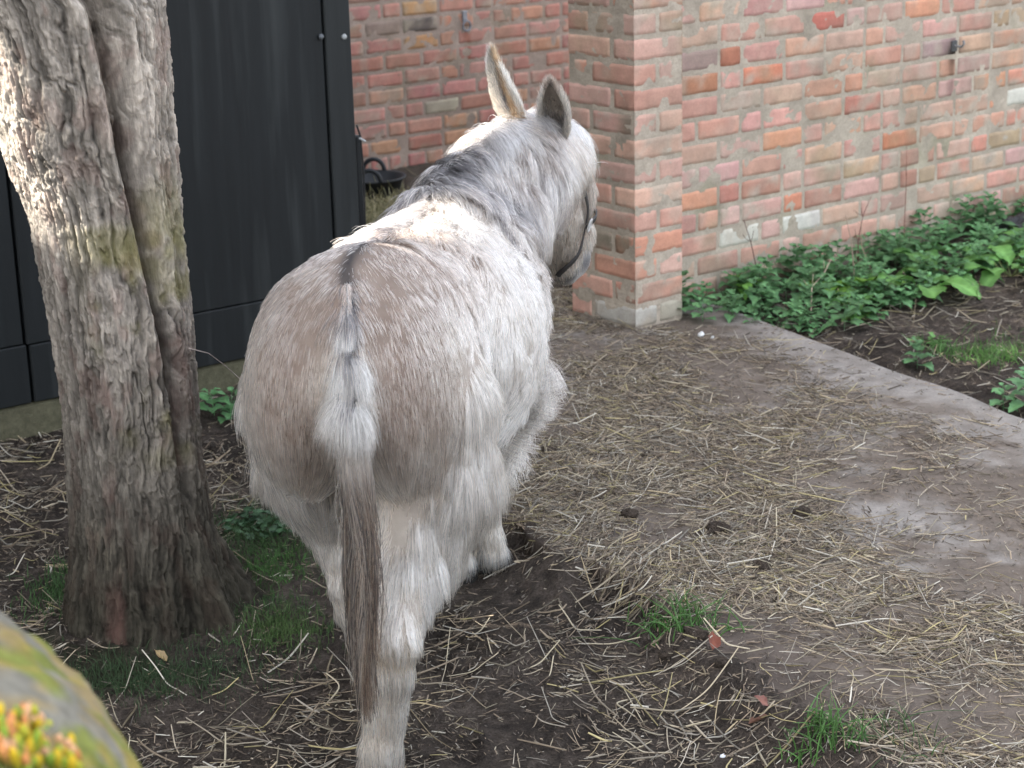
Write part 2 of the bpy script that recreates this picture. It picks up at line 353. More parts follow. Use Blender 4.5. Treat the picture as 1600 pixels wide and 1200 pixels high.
C = C * (1 - .85 * np.clip(soot + run_, 0, 1)); low = ((1 - ss(.02, .22, V[:, 2])) * .5 * ss(.35, .6, fbm(V, 7, 99)))[:, None]; C = C * (1 - low) + np.array([.27, .24, .18]) * low
mk('bricks', V, np.concatenate(mbk.F4), M_brick, wall_e, True, C)
Vm = np.concatenate(mbm.V); mk('mortar', Vm, np.concatenate(mbm.F4), M_mortar, wall_e, False, stain(Vm, np.concatenate(mbm.C), amt=.6, seed=2))
# pier
mbk = MB(); mbm = MB(); LB = -N3; LN = -D3      # left face runs back from the corner
zj = .0845 - CB
for k in range(27):
    z0 = zj + k * CB + JT / 2; z1 = zj + (k + 1) * CB - JT / 2
    def rc(): return (PAL[rng.integers(len(PAL))] * .8 + np.array([.47, .29, .22]) * .2) * rng.uniform(.95, 1.15)
    cc = rc()
    if k == 0: cc = np.array([.40, .38, .34])
    if k == 1: cc = np.array([.48, .24, .17])
    if k in (3,): cc = np.array([.50, .23, .15])
    j = JT / 2
    if k % 2 == 1:
        brick_face(mbk, PC, D3, 0, .229, z0, z1, cc, N3, keepL=True, keepR=True)
        brick_face(mbk, PC, LB, 0, .105, z0, z1, cc, LN, keepL=True); brick_face(mbk, PC, LB, .119, .341, z0, z1, rc(), LN, keepR=True)
    else:
        brick_face(mbk, PC, D3, 0, .105, z0, z1, cc, N3, keepL=True); brick_face(mbk, PC, D3, .119, .229, z0, z1, rc() if k else np.array([.36, .33, .26]), N3, keepR=True)
        brick_face(mbk, PC, LB, 0, .219, z0, z1, cc, LN, keepL=True); brick_face(mbk, PC, LB, .233, .341, z0, z1, rc(), LN, keepR=True)
c = PC + D3 * .1145 + LB * .1705; ZT = zj + 27 * CB
mbm.box(c + np.array([0, 0, (ZT - .3) / 2]), .229 - .0066, .341 - .0066, ZT + .3, D3, LB, MORT)
mortar_sheet(mbm, PC, D3, N3, .002, .227, -.08, ZT, off=-.0014, st=.012, seed=5); mortar_sheet(mbm, PC, LB, LN, .002, .339, -.08, ZT, off=-.0014, st=.012, seed=6)
mbm.box(c + np.array([0, 0, ZT + .03]), .30, .41, .06, D3, LB, MORT * .9, bev=.008)
V = np.concatenate(mbk.V); C = stain(V, np.concatenate(mbk.C), amt=.6, seed=4)
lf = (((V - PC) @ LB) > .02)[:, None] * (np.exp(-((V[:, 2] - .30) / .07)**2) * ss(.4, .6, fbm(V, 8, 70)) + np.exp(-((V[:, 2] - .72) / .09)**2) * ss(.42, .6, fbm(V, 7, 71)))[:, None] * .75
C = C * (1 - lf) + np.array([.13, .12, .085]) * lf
pier = mk('pier', V, np.concatenate(mbk.F4), M_brick, wall_e, True, C)
Vm = np.concatenate(mbm.V); F = [np.concatenate(mbm.F4)] + ([np.concatenate(mbm.F3)] if mbm.F3 else [])
pm = mk('pier_mortar', Vm, F, M_mortar, wall_e, False, stain(Vm, np.concatenate(mbm.C), amt=.6, seed=5))
# rear wall
ar = .6506; RD = np.array([math.cos(ar), math.sin(ar), 0.]); RN = np.array([math.sin(ar), -math.cos(ar), 0.]); RO = np.array([-.7, 9.6653, 0.])
rw_e = empty('brick_wall', (RO[0], RO[1], 0)); tag(rw_e, 'far red brick wall beyond the donkey carrying a small iron tethering ring', 'wall')
mbk = MB(); mbm = MB()
over = {(.30, .732): (.10, .085, .08), (.22, .732): (.26, .19, .165), (.351, .828): (.46, .27, .13), (.40, .632): (.46, .25, .12), (.509, .307): (.36, .33, .25), (.632, .72): (.47, .20, .13)}
wall_run(mbk, RO, RD, RN, -1.6, 2.6, .0946 - 2 * CB, 29, PAL_FAR, over, JT=.0105)
mortar_sheet(mbm, RO, RD, RN, -1.6, 2.6, -.08, .0946 + 27 * CB, seed=9); wall_back(mbm, RO, RD, RN, -1.6, 2.6, -.3, .0946 + 27 * CB, .215)
V = np.concatenate(mbk.V); C = stain(V, np.concatenate(mbk.C), amt=.35, seed=7)
q_ = (V - RO) @ RD; rs = (np.exp(-((q_ - .645 - .04 * (.68 - V[:, 2])) / .014)**2) * ss(.45, .55, V[:, 2]) * (1 - ss(.66, .69, V[:, 2])))[:, None] * .8; C = C * (1 - rs) + np.array([.22, .06, .03]) * rs
mk('bricks', V, np.concatenate(mbk.F4), M_brick, rw_e, True, C)
Vm = np.concatenate(mbm.V); mk('mortar', Vm, np.concatenate(mbm.F4), M_mortar, rw_e, False, stain(Vm, np.concatenate(mbm.C), amt=.5, seed=8) * np.array([.95, .9, .95]))
# iron ring on the rear wall
rg = empty('tethering_ring', tuple(RO + RD * .632 + np.array([0, 0, .73]))); tag(rg, 'small iron ring on a bracket high on the far red wall', 'ring')
m = MB(); p0 = RO + RD * .630 + RN * .006
m.box(p0 + np.array([0, 0, .757]), .030, .012, .055, RD, -RN, (.25, .26, .28), bev=.003); m.tube([p0 + np.array([0, 0, .735]), p0 + RN * .02 + np.array([0, 0, .735])], .008, 8, (.25, .26, .28)); m.build('bracket', M_metal, rg)
m = MB(); th = np.linspace(0, 2 * np.pi, 25); rc_ = p0 + RN * .016 + np.array([0, 0, .708])
m.tube([rc_ + RD * .024 * math.cos(a) + np.array([0, 0, .026 * math.sin(a)]) for a in th], .0055, 8, (.22, .23, .26), False); m.build('ring', M_metal, rg, smooth=True)
# hook in the right wall
hk = MB(); hp = WO + D3 * 1.952 + N3 * .002 + np.array([0, 0, .802])
hk.box(hp, .035, .01, .045, D3, -N3, (.05, .05, .05), bev=.003); hk.tube([hp, hp + N3 * .04, hp + N3 * .05 + np.array([0, 0, .012]), hp + N3 * .046 + np.array([0, 0, .026])], .005, 8, (.2, .2, .2))
tag(hk.build('wall_hook', M_metal), 'short iron hook in a sooty patch of the weedy brick wall', 'hook')

# ================================================================ BLACK SHED
SA = np.array([-.520, 6.440, 0.]); SD = np.array([-.806, -.592, 0.]); SNn = np.array([.592, -.806, 0.])
shed = empty('shed', tuple(SA + SD * 2 + np.array([0, 0, -.06]))); tag(shed, 'black painted shed behind the tree with boarded front on a mossy brick plinth', 'shed')
SH = 2.2; BK = (.0095, .0112, .0120)
def sbox(name, q0, q1, z0, z1, y0, y1, mt, col, bev=.004):
    m = MB(); c = SA + SD * (q0 + q1) / 2 + SNn * (y0 + y1) / 2; c = c + np.array([0, 0, (z0 + z1) / 2])
    m.box(c, q1 - q0, y1 - y0, z1 - z0, SD, SNn, col, bev); return m.build(name, mt, shed)
sbox('wall', .08, 6.5, .05, SH, -3.2, -.03, M_black, BK, 0)
sbox('plinth', .03, 6.5, -.3, .048, -3.2, .0, M_stone, (.09, .085, .055), .01)
sbox('panel', .095, 1.212, .238, 2.16, -.03, .008, M_black, BK); sbox('panel', 1.222, 2.4, .242, 2.16, -.03, .006, M_black, BK)
sbox('panel', 2.41, 3.6, .242, 2.16, -.03, .006, M_black, BK); sbox('panel', 3.61, 4.9, .242, 2.16, -.03, .006, M_black, BK)
sbox('kickboard', -.004, 1.205, .052, .2355, -.03, .010, M_black, BK); sbox('kickboard', 1.214, 2.6, .052, .2395, -.03, .008, M_black, BK); sbox('kickboard', 2.61, 4.9, .052, .2395, -.03, .008, M_black, BK)
sbox('edge_board', -.010, .088, .236, 2.16, -.03, .014, M_black, (.016, .018, .0185)); sbox('edge_strip', -.038, -.014, .06, .74, -.03, .002, M_black, (.012, .013, .014))
for q, z in ((.106, 1.084), (.018, 1.076)):
    m = MB(); c = SA + SD * q + SNn * .014 + np.array([0, 0, z]); th = np.linspace(0, np.pi / 2, 4)
    m.tube([c + SNn * (.009 * math.sin(t)) for t in th], [.010 * math.cos(t) + .0004 for t in th], 12, (.10, .11, .12) if q > .05 else (.30, .31, .31)); m.build('bolt', M_metal, shed, smooth=True)
m = MB(); rc0 = SA + np.array([0, 0, SH])
def sp(q, y, z): return SA + SD * q + SNn * y + np.array([0, 0, z])
m.add([sp(-.25, .3, SH - .02), sp(6.8, .3, SH - .02), sp(6.8, -3.5, SH + .35), sp(-.25, -3.5, SH + .35), sp(-.25, .3, SH + .05), sp(6.8, .3, SH + .05), sp(6.8, -3.5, SH + .42), sp(-.25, -3.5, SH + .42)],
      [[0, 1, 2, 3], [7, 6, 5, 4], [0, 4, 5, 1], [1, 5, 6, 2], [2, 6, 7, 3], [3, 7, 4, 0]], (.08, .08, .08)); m.build('roof', M_plain, shed)
m = MB(); pts = [sp(-.012, .018, .78), sp(-.024, .020, .74), sp(-.034, .014, .60), sp(-.030, .012, .40), sp(-.032, .01, .1)]
m.tube(pts, .0035, 6, (.015, .015, .015)); m.tube([sp(-.02, .02, .735), sp(-.04, .024, .722)], .004, 6, (.35, .36, .36)); m.build('cable', M_plain, shed)

# ================================================================ TREE TRUNK
tr = empty('tree', (-.88, 4.27, -.06)); tag(tr, 'thick leaning tree trunk with grey fissured bark and a fused second stem', 'tree')
zt = np.array([-.12, -.06, .02, .137, .378, .472, .688, .943, 1.09, 1.23, 1.41, 1.9, 2.5, 4.4])
xl = np.array([-1.115, -1.100, -1.085, -1.064, -1.056, -1.052, -1.061, -1.088, -1.130, -1.151, -1.181, -1.42, -1.80, -2.9])
xr = np.array([-.668, -.680, -.695, -.712, -.727, -.728, -.731, -.737, -.736, -.734, -.740, -1.04, -1.47, -2.65])
nz_, nt_ = 760, 560
zz = np.concatenate([np.linspace(-.12, 1.6, 640), np.linspace(1.6, 4.4, 120)[1:]]); nz_ = len(zz)
tt = np.linspace(0, 2 * np.pi, nt_, endpoint=False)
Zg, Tg = np.meshgrid(zz, tt, indexing='ij'); Zf, Tf = Zg.ravel(), Tg.ravel()
cx = np.interp(Zf, zt, (xl + xr) / 2); hw = np.interp(Zf, zt, (xr - xl) / 2) - .006
r = hw * (1 + .03 * np.cos(2 * Tf + 1.) * 1 + .02 * np.sin(3 * Tf + Zf * 1.5))
r = np.where(np.abs(np.cos(Tf)) > .9, hw, r)
flare = (1 - ss(-.08, .30, Zf)); r = r * (1 + flare**2 * .12 * np.clip(np.cos(5 * Tf + .6), -.3, 1) * ss(.0, .4, 1 - np.abs(np.cos(Tf))))
circ = np.stack([np.cos(Tf), np.sin(Tf)], -1) * .20; PQ = np.stack([circ[:, 0], circ[:, 1], Zf * .55], -1)
root = flare**2.2 * (np.exp(-((np.angle(np.exp(1j * (Tf - 0.35))) / .22)**2)) * .085 + np.exp(-((np.angle(np.exp(1j * (Tf + 0.45))) / .2)**2)) * .06) * (.6 + .8 * fbm(PQ, 14, 230))
# groove between the two stems (angle from +x, camera is at -y): wanders with height
ga = np.interp(Zf, [-.1, .3, .45, .68, .95, 1.41, 2.2, 4.4], [-.62, -.66, -.70, -.80, -.92, -1.08, -1.2, -1.3])
gd = np.interp(Zf, [-.1, .25, .40, .60, 1.0, 4.4], [.0, .008, .025, .050, .062, .075])
ga = ga + .05 * (vn(xyz(Zf, 0 * Zf), 6, 200) - .5); dl = np.angle(np.exp(1j * (Tf - ga)))
groove = gd * np.exp(-(dl / (.085 + .05 * ss(.5, 1.4, Zf)))**2) - .35 * gd * np.exp(-((dl + .17) / .09)**2) - .25 * gd * np.exp(-((dl - .24) / .12)**2)
PP = np.stack([circ[:, 0], circ[:, 1], Zf * .26], -1); PQ = np.stack([circ[:, 0], circ[:, 1], Zf * .55], -1)
warp = .04 * (fbm(np.stack([circ[:, 0], circ[:, 1], Zf], -1), 6, 210) - .5)
def aniso(sz_, fr, sd, o=3): return fbm(np.stack([circ[:, 0], circ[:, 1], Zf * sz_], -1) + warp[:, None], fr, sd, o)
warp = .05 * (fbm(np.stack([circ[:, 0], circ[:, 1], Zf], -1), 9, 210, 4) - .5)
rid = 1 - np.abs(2 * aniso(.13, 78, 211, 4) - 1) * 2.4
fis = np.clip(1 - np.abs(2 * aniso(.10, 44, 215, 2) - 1) * 5, 0, 1) * ss(.35, .6, aniso(.4, 14, 218))
plates = aniso(.40, 120, 216, 4); chips = ss(.50, .54, aniso(.42, 70, 219, 3)); flake = ss(.52, .56, aniso(.6, 150, 232, 2))
up = ss(.15, .5, Zf)
bark = .0042 * (rid - .5) - .0075 * fis * (.4 + .6 * up) + .006 * (plates - .5) + .0030 * (chips - .5) + .0016 * flake + .014 * (fbm(PQ, 7, 217) - .5)
r = r + root - groove + bark
V = np.stack([cx + r * np.cos(Tf), 4.27 + .02 * Zf + r * np.sin(Tf) * .93, Zf], -1)
F = grid_faces(nz_, nt_); i = np.arange(nz_ - 1); F = np.concatenate([F, np.stack([i * nt_ + nt_ - 1, (i + 1) * nt_ + nt_ - 1, (i + 1) * nt_, i * nt_], -1)])[:, ::-1]
base = np.array([.30, .265, .225]); kk = aniso(.35, 34, 220, 4)[:, None]; k3 = fbm(V, 5, 221)[:, None]
C = base * (.45 + .9 * kk) * (.72 + .5 * k3) * (.55 + .9 * plates[:, None]) * (.85 + .25 * chips[:, None]); C = C * (1 - .55 * fis[:, None]) * (.75 + .5 * np.clip(rid, 0, 1)[:, None])
redd = (ss(.54, .68, fbm(PQ, 26, 222)) * .25)[:, None]; C = C * (1 - redd) + np.array([.20, .105, .085]) * redd * (.7 + .6 * kk)
dark = (1 - ss(.0, .78, Zf))[:, None] * .95; C = C * (1 - dark) + C * np.array([.10, .10, .08]) * dark   # darker towards the foot
ms = (ss(.45, .65, fbm(V, 9, 223)) * ss(-1.3, -.6, dl) * (1 - ss(.9, 1.3, dl)) * ss(.3, .5, Zf) * (1 - ss(.85, 1.1, Zf)) * (gd > .02))[:, None] * .6
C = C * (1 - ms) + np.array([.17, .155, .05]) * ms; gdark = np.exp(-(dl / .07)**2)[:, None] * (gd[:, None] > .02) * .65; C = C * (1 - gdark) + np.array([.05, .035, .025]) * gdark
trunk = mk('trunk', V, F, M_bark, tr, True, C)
# ---------------------------------------------------------------- donkey body surface
HU = np.array([.182, .983, 0.]); HR = np.array([.983, -.182, 0.]); HO = np.array([-.290, 3.50, 0.])
def W(s, t, z): return HO + HU * s + HR * t + np.array([0, 0, z])
# (region, kind, data, blend)
PR = []
def ell(reg, c, rad, k=.06): PR.append((reg, 'e', (np.array(c, float), np.array(rad, float)), k))
def cap(reg, pts, k=.04):
    for a, b in zip(pts[:-1], pts[1:]):
        PR.append((reg, 'c', (np.array(a[0], float), np.array(b[0], float), a[1], b[1]), k))
# regions: 0 rump 1 barrel 2 thigh 3 shank 4 shoulder/chest 5 neck 6 head 7 muzzle 8 hoof 9 tail dock
ell(0, W(.06, 0, .80), (.25, .192, .205))
ell(0, W(.02, -.095, .74), (.19, .118, .20)); ell(0, W(.02, .085, .74), (.19, .115, .20))
ell(1, W(.32, .01, .765), (.30, .205, .205))
ell(1, W(.50, .015, .69), (.36, .245, .245))
ell(1, W(.62, .0, .70), (.30, .225, .24))
ell(4, W(.80, 0, .71), (.24, .180, .23))
ell(4, W(.84, 0, .88), (.14, .055, .075), .08)
cap(2, [(W(.05, .110, .70), .128), (W(.06, .125, .56), .104), (W(.0, .092, .42), .070), ((-.238, 3.350, .29), .045)], .06)
cap(3, [((-.238, 3.350, .29), .045), ((-.248, 3.358, .225), .041), ((-.272, 3.385, .05), .035), ((-.277, 3.400, .0), .040)], .02)
cap(8, [((-.278, 3.42, -.03), .036), ((-.280, 3.44, -.06), .042)], .01)
cap(2, [(W(.05, -.110, .70), .126), (W(.15, -.118, .56), .104), (W(.22, -.112, .42), .070), ((-.345, 3.690, .27), .041)], .06)
cap(3, [((-.345, 3.690, .27), .041), ((-.340, 3.70, .215), .035), ((-.312, 3.755, .06), .029), ((-.308, 3.77, .015), .036)], .02)
cap(8, [((-.306, 3.79, -.005), .036), ((-.304, 3.815, -.045), .042)], .01)
cap(4, [(W(.86, .10, .68), .115), (W(.90, .10, .50), .085), ((-.045, 4.44, .40), .060), ((-.066, 4.475, .27), .040)], .05)
cap(3, [((-.066, 4.475, .27), .040), ((-.068, 4.478, .20), .031), ((-.066, 4.480, .06), .026), ((-.062, 4.485, .015), .035)], .02)
cap(8, [((-.060, 4.50, -.005), .037), ((-.056, 4.525, -.045), .043)], .01)
cap(4, [(W(.86, -.10, .68), .115), (W(.88, -.09, .50), .085), ((-.160, 4.42, .40), .060), ((-.152, 4.43, .27), .040)], .05)
cap(3, [((-.152, 4.43, .27), .040), ((-.150, 4.43, .20), .031), ((-.146, 4.43, .06), .026), ((-.144, 4.435, .015), .035)], .02)
cap(8, [((-.142, 4.45, -.005), .037), ((-.140, 4.475, -.045), .043)], .01)
# neck
cap(5, [((-.145, 4.32, .86), .10), ((-.105, 4.46, .915), .068), ((-.020, 4.61, .975), .058), ((.060, 4.72, 1.000), .056)], .07)
cap(5, [((-.110, 4.38, .76), .135), ((-.030, 4.54, .82), .100), ((.055, 4.69, .89), .080), ((.090, 4.76, .92), .074)], .08)
# head
cap(6, [((.078, 4.745, .985), .066), ((.122, 4.80, .945), .072), ((.156, 4.87, .84), .058), ((.172, 4.925, .72), .044)], .04)
cap(6, [((.088, 4.770, .90), .070), ((.112, 4.80, .80), .062), ((.138, 4.87, .68), .042)], .04)
cap(7, [((.172, 4.925, .72), .044), ((.170, 4.940, .655), .040), ((.166, 4.945, .635), .041)], .03)
cap(7, [((.146, 4.89, .64), .034), ((.150, 4.912, .612), .030)], .02)
# tail dock
DOCK = [np.array(p) for p in [(-.298, 3.400, .935), (-.294, 3.350, .89), (-.292, 3.325, .83), (-.291, 3.305, .76), (-.290, 3.290, .69)]]
cap(9, [(DOCK[0], .018), (DOCK[1], .020), (DOCK[2], .021), (DOCK[3], .020), (DOCK[4], .015)], .05)

def sdf_one(P, kind, d):
    if kind == 'e':
        c, r = d; q = P - c
        l = np.stack([q @ HU, q @ HR, q[:, 2]], -1)
        k0 = np.linalg.norm(l / r, axis=1) + 1e-9; k1 = np.linalg.norm(l / r**2, axis=1) + 1e-9
        return k0 * (k0 - 1) / k1
    a, b, ra, rb = d
    ab = b - a; h = np.clip(((P - a) @ ab) / (ab @ ab), 0, 1)
    return np.linalg.norm(P - a - h[:, None] * ab, axis=1) - (ra + (rb - ra) * h)
def sdf_body(P, want_region=False):
    D = np.full(len(P), 1e3); best = np.full(len(P), 1e3); reg = np.zeros(len(P), int)
    for rg, kind, d, k in PR:
        s = sdf_one(P, kind, d)
        h = np.clip(.5 + .5 * (D - s) / k, 0, 1)
        D = D * (1 - h) + s * h - k * h * (1 - h)
        m = s < best; best[m] = s[m]; reg[m] = rg
    return (D, reg) if want_region else D

def surface_nets(fn, lo, hi, res):
    lo = np.array(lo, float); n = np.ceil((np.array(hi) - lo) / res).astype(int) + 1
    ax = [lo[i] + res * np.arange(n[i]) for i in range(3)]
    V = np.empty(n)
    for i in range(n[0]):
        gy, gz = np.meshgrid(ax[1], ax[2], indexing='ij')
        V[i] = fn(np.stack([np.full(gy.size, ax[0][i]), gy.ravel(), gz.ravel()], -1)).reshape(gy.shape)
    S = V < 0
    c = [S[i:n[0]-1+i, j:n[1]-1+j, k:n[2]-1+k] for i in (0, 1) for j in (0, 1) for k in (0, 1)]
    cnt = sum(x.astype(int) for x in c); act = (cnt > 0) & (cnt < 8)
    idx = -np.ones(act.shape, int); I = np.argwhere(act); idx[act] = np.arange(len(I))
    acc = np.zeros((len(I), 3)); num = np.zeros(len(I))
    for a in range(3):
        for o in [(0, 0), (0, 1), (1, 0), (1, 1)]:
            off = [0, 0, 0]; oo = list(o)
            for q in range(3):
                if q != a: off[q] = oo.pop(0)
            p0 = I + off; p1 = p0.copy(); p1[:, a] += 1
            v0 = V[tuple(p0.T)]; v1 = V[tuple(p1.T)]; m = (v0 < 0) != (v1 < 0)
            t = v0[m] / (v0[m] - v1[m]); q = p0[m].astype(float); q[:, a] += t
            acc[m] += q; num[m] += 1
    verts = lo + res * acc / num[:, None]
    F = []
    for a in range(3):
        b, d = (a + 1) % 3, (a + 2) % 3
        sl0 = [slice(None)] * 3; sl1 = [slice(None)] * 3; sl0[a] = slice(0, -1); sl1[a] = slice(1, None)
        cr = S[tuple(sl0)] != S[tuple(sl1)]
        E = np.argwhere(cr); E = E[(E[:, b] > 0) & (E[:, d] > 0) & (E[:, b] < n[b]-1) & (E[:, d] < n[d]-1)]
        ins = S[tuple(E.T)]
        def at(db, dd):
            q = E.copy(); q[:, b] += db; q[:, d] += dd; return idx[tuple(q.T)]
        f = np.stack([at(-1, -1), at(0, -1), at(0, 0), at(-1, 0)], -1)
        f[~ins] = f[~ins][:, ::-1]; F.append(f)
    return verts, np.concatenate(F)
# ================================================================ STRAW, PLANTS, LOOSE THINGS
def in_view(x, y, mx=.12):   # keep scatter to the yard the photograph shows, with a margin for a step aside
    return (np.abs(x) < (.285 + mx) * y) & (y > 3.0)
def straw_set(n, dens, lmin, lmax, rmin, rmax, lift, cols, bend=.13, k=5):
    x = rng.uniform(-2.2, 2.6, n * 8); y = rng.uniform(3.0, 9.0, n * 8); p = dens(x, y) * in_view(x, y); kp = rng.random(len(x)) < p
    x = x[kp][:n]; y = y[kp][:n]; m = len(x); a = np.where(rng.random(m) < .5, rng.uniform(0, 2 * np.pi, m), 9 * fbm(P3(x, y), 3.5, 888) + rng.normal(0, .35, m)); L = lmin + (lmax - lmin) * rng.random(m)**2.2
    t = np.linspace(-.5, .5, k)[None]; cur = rng.normal(0, bend, m)[:, None] * (rng.random(m) < .5)[:, None]
    kink = (rng.random(m) < .16)[:, None] * rng.normal(0, .9, m)[:, None] * (t > rng.uniform(-.3, .3, m)[:, None])
    ang = a[:, None] + cur * t * 2 + kink; st = (L / (k - 1))[:, None]
    dx = np.cos(ang) * st; dy = np.sin(ang) * st; X = x[:, None] + np.cumsum(dx, 1) - dx.sum(1, keepdims=True) / 2; Y = y[:, None] + np.cumsum(dy, 1) - dy.sum(1, keepdims=True) / 2
    g = ground_z(X.ravel(), Y.ravel()).reshape(X.shape); rad = (rmin + (rmax * 1.35 - rmin) * rng.random(m)**2)[:, None] * np.ones((1, k)) * (1 - .25 * np.abs(t) * 2)
    tilt = rng.normal(0, lift, m)[:, None] * t * L[:, None] * 2
    tl_ = t + .5; zl_ = g[:, :1] * (1 - tl_) + g[:, -1:] * tl_; g0 = zl_ + np.maximum((g - zl_).max(1, keepdims=True), 0) * .55
    Z = g0 + rad + np.abs(rng.normal(0, .004, m))[:, None] + np.maximum(tilt, -.003); ci = rng.integers(len(cols), size=m)
    C = np.array(cols)[ci] * (rng.uniform(.35, 1.12, m)**1.1)[:, None]
    return np.stack([X, Y, Z], -1), rad, np.repeat(C[:, None], k, 1)
SC = [(.40, .32, .20), (.36, .30, .21), (.44, .38, .27), (.32, .27, .20), (.28, .22, .155), (.50, .46, .38), (.38, .32, .16), (.34, .30, .24)]
BR = [(.16, .12, .085), (.12, .09, .065), (.22, .17, .12), (.27, .21, .15), (.19, .16, .13)]
def d_slab(x, y):
    n = x * SN[0] + y * SN[1]; v = x * SV[0] + y * SV[1]; P = P3(x, y)
    on = ss(2.15, 2.3, n) * (1 - ss(3.25, 3.85, n + .5 * (fbm(P, 3, 301) - .5)))
    thick = 1 - .80 * ss(-4.6, -3.4, v) * ss(2.75, 3.2, n)
    return on * (.12 + .88 * ss(.36, .58, fbm(P, 2.8, 302))) * thick
def d_soil(x, y):
    n = x * SN[0] + y * SN[1]; P = P3(x, y); return (1 - ss(2.1, 2.3, n)) * (.14 + .90 * ss(.42, .60, fbm(P, 3.4, 303))) * (1 - .9 * np.exp(-((x + .86)**2 + (y - 4.0)**2) / .10)) * (1 - ss(7.2, 7.8, y))
def d_all(x, y): return np.clip(.55 * d_slab(x, y) + .35 * d_soil(x, y) + .12, 0, 1)
def d_bed(x, y): n = x * SN[0] + y * SN[1]; return ss(3.92, 4.0, n) * (((x - WO[0]) * N3[0] + (y - WO[1]) * N3[1]) > .05) * (y < 8)
sets = [straw_set(15500, d_slab, .02, .17, .0006, .0014, .10, SC), straw_set(2300, d_soil, .03, .19, .0008, .0018, .22, SC),
        straw_set(66000, d_slab, .008, .055, .0006, .0015, .14, BR * 2 + SC[3:5]), straw_set(42000, d_all, .006, .035, .0005, .0012, .10, BR + SC[3:5]),
        straw_set(16000, lambda x, y: d_soil(x, y) * .8 + .1, .006, .045, .0004, .0010, .12, BR + SC[2:6]), straw_set(1300, d_bed, .03, .14, .0007, .0014, .2, SC), straw_set(7000, lambda x, y: d_slab(x, y) * (1 - ss(.0, .9, n_ := (x * SN[0] + y * SN[1] - 2.3))), .03, .15, .0007, .0014, .15, SC)]
# heap of hay in the far gap between shed and wall
hx = rng.normal(-.50, .16, 2600); hy = rng.normal(8.35, .30, 2600); hh = .085 * np.exp(-((hx + .50)**2 / .05 + (hy - 8.35)**2 / .16)); m = len(hx)
aa = rng.uniform(0, 2 * np.pi, m); ee = rng.normal(.2, .45, m); LL = rng.uniform(.04, .15, m); t = np.linspace(-.5, .5, 5)
Hp = np.stack([hx[:, None] + np.cos(aa)[:, None] * np.cos(ee)[:, None] * LL[:, None] * t, hy[:, None] + np.sin(aa)[:, None] * np.cos(ee)[:, None] * LL[:, None] * t, (ground_z(hx, hy) + hh * rng.uniform(.2, 1, m) + .012)[:, None] + np.abs(np.sin(ee))[:, None] * LL[:, None] * (t + .5)], -1)
hay = strands('hay', Hp, np.full((m, 5), .0013), np.repeat((np.array([(.30, .28, .15), (.36, .32, .19), (.24, .23, .12)])[rng.integers(3, size=m)] * rng.uniform(.6, 1.2, m)[:, None])[:, None], 5, 1), M_straw)
tag(hay, 'loose heap of greenish hay on the ground beside the black bucket', 'hay', kind='stuff')
Pn = np.concatenate([s[0] for s in sets]); Rn = np.concatenate([s[1] for s in sets]); Cn = np.concatenate([s[2] for s in sets])
tag(strands('straw', Pn, Rn, Cn, M_straw), 'trampled straw and chaff strewn over path and mud', 'straw', kind='stuff')

# grass tufts: one object
gp = []; gr = []; gc_ = []
def grass(cx, cy, sx_, sy_, n, hmin, hmax, col, lean=.5, rad=.0013):
    x = rng.normal(cx, sx_, n); y = rng.normal(cy, sy_, n); z = ground_z(x, y) - .004; a = rng.uniform(0, 2 * np.pi, n); L = rng.uniform(hmin, hmax, n)
    ln = np.abs(rng.normal(0, lean, n)); t = np.linspace(0, 1, 5)[None]
    o = ln[:, None] * t**1.8 * L[:, None]; X = x[:, None] + np.cos(a)[:, None] * o; Y = y[:, None] + np.sin(a)[:, None] * o; Z = z[:, None] + L[:, None] * (t - .25 * ln[:, None] * t**2.5)
    gp.append(np.stack([X, Y, Z], -1)); gr.append(rad * np.ones((n, 1)) * (1 - .8 * t**1.5)); c = np.array(col) * rng.uniform(.6, 1.35, n)[:, None]; gc_.append(np.repeat(c[:, None], 5, 1))
G1 = (.055, .125, .03); G2 = (.04, .085, .025)
grass(.35, 4.06, .032, .03, 70, .03, .085, G1, .9, .0017); grass(.40, 4.00, .045, .02, 34, .03, .10, G1, 1.3, .0018); grass(.61, 3.46, .035, .04, 80, .03, .085, G1, .8, .0018); grass(.72, 3.42, .05, .05, 40, .03, .07, G2, .8)
grass(-.55, 4.15, .05, .05, 800, .01, .035, (.06, .10, .03), .5, .0009); grass(-.62, 4.22, .08, .10, 700, .01, .03, G2, .5, .0009)
grass(-.86, 3.92, .11, .06, 1100, .010, .038, (.035, .062, .025), .5, .0009); grass(-.70, 3.95, .10, .07, 600, .01, .03, (.035, .06, .025), .5, .0009); grass(-1.12, 4.45, .05, .10, 500, .015, .05, G2, .5)
grass(-.70, 4.80, .07, .12, 800, .015, .045, (.045, .085, .03), .6, .001); grass(-.62, 4.55, .05, .10, 500, .01, .04, G1, .6, .001)
grass(1.60, 6.20, .06, .06, 260, .02, .06, (.08, .17, .04), .8); grass(1.45, 6.30, .04, .05, 120, .02, .05, (.07, .15, .04), .8); grass(1.80, 6.25, .12, .12, 240, .02, .06, G1, .8)
tag(strands('grass', np.concatenate(gp), np.concatenate(gr), np.concatenate(gc_), M_straw), 'short tufts of green grass in the mud', 'grass', kind='stuff')

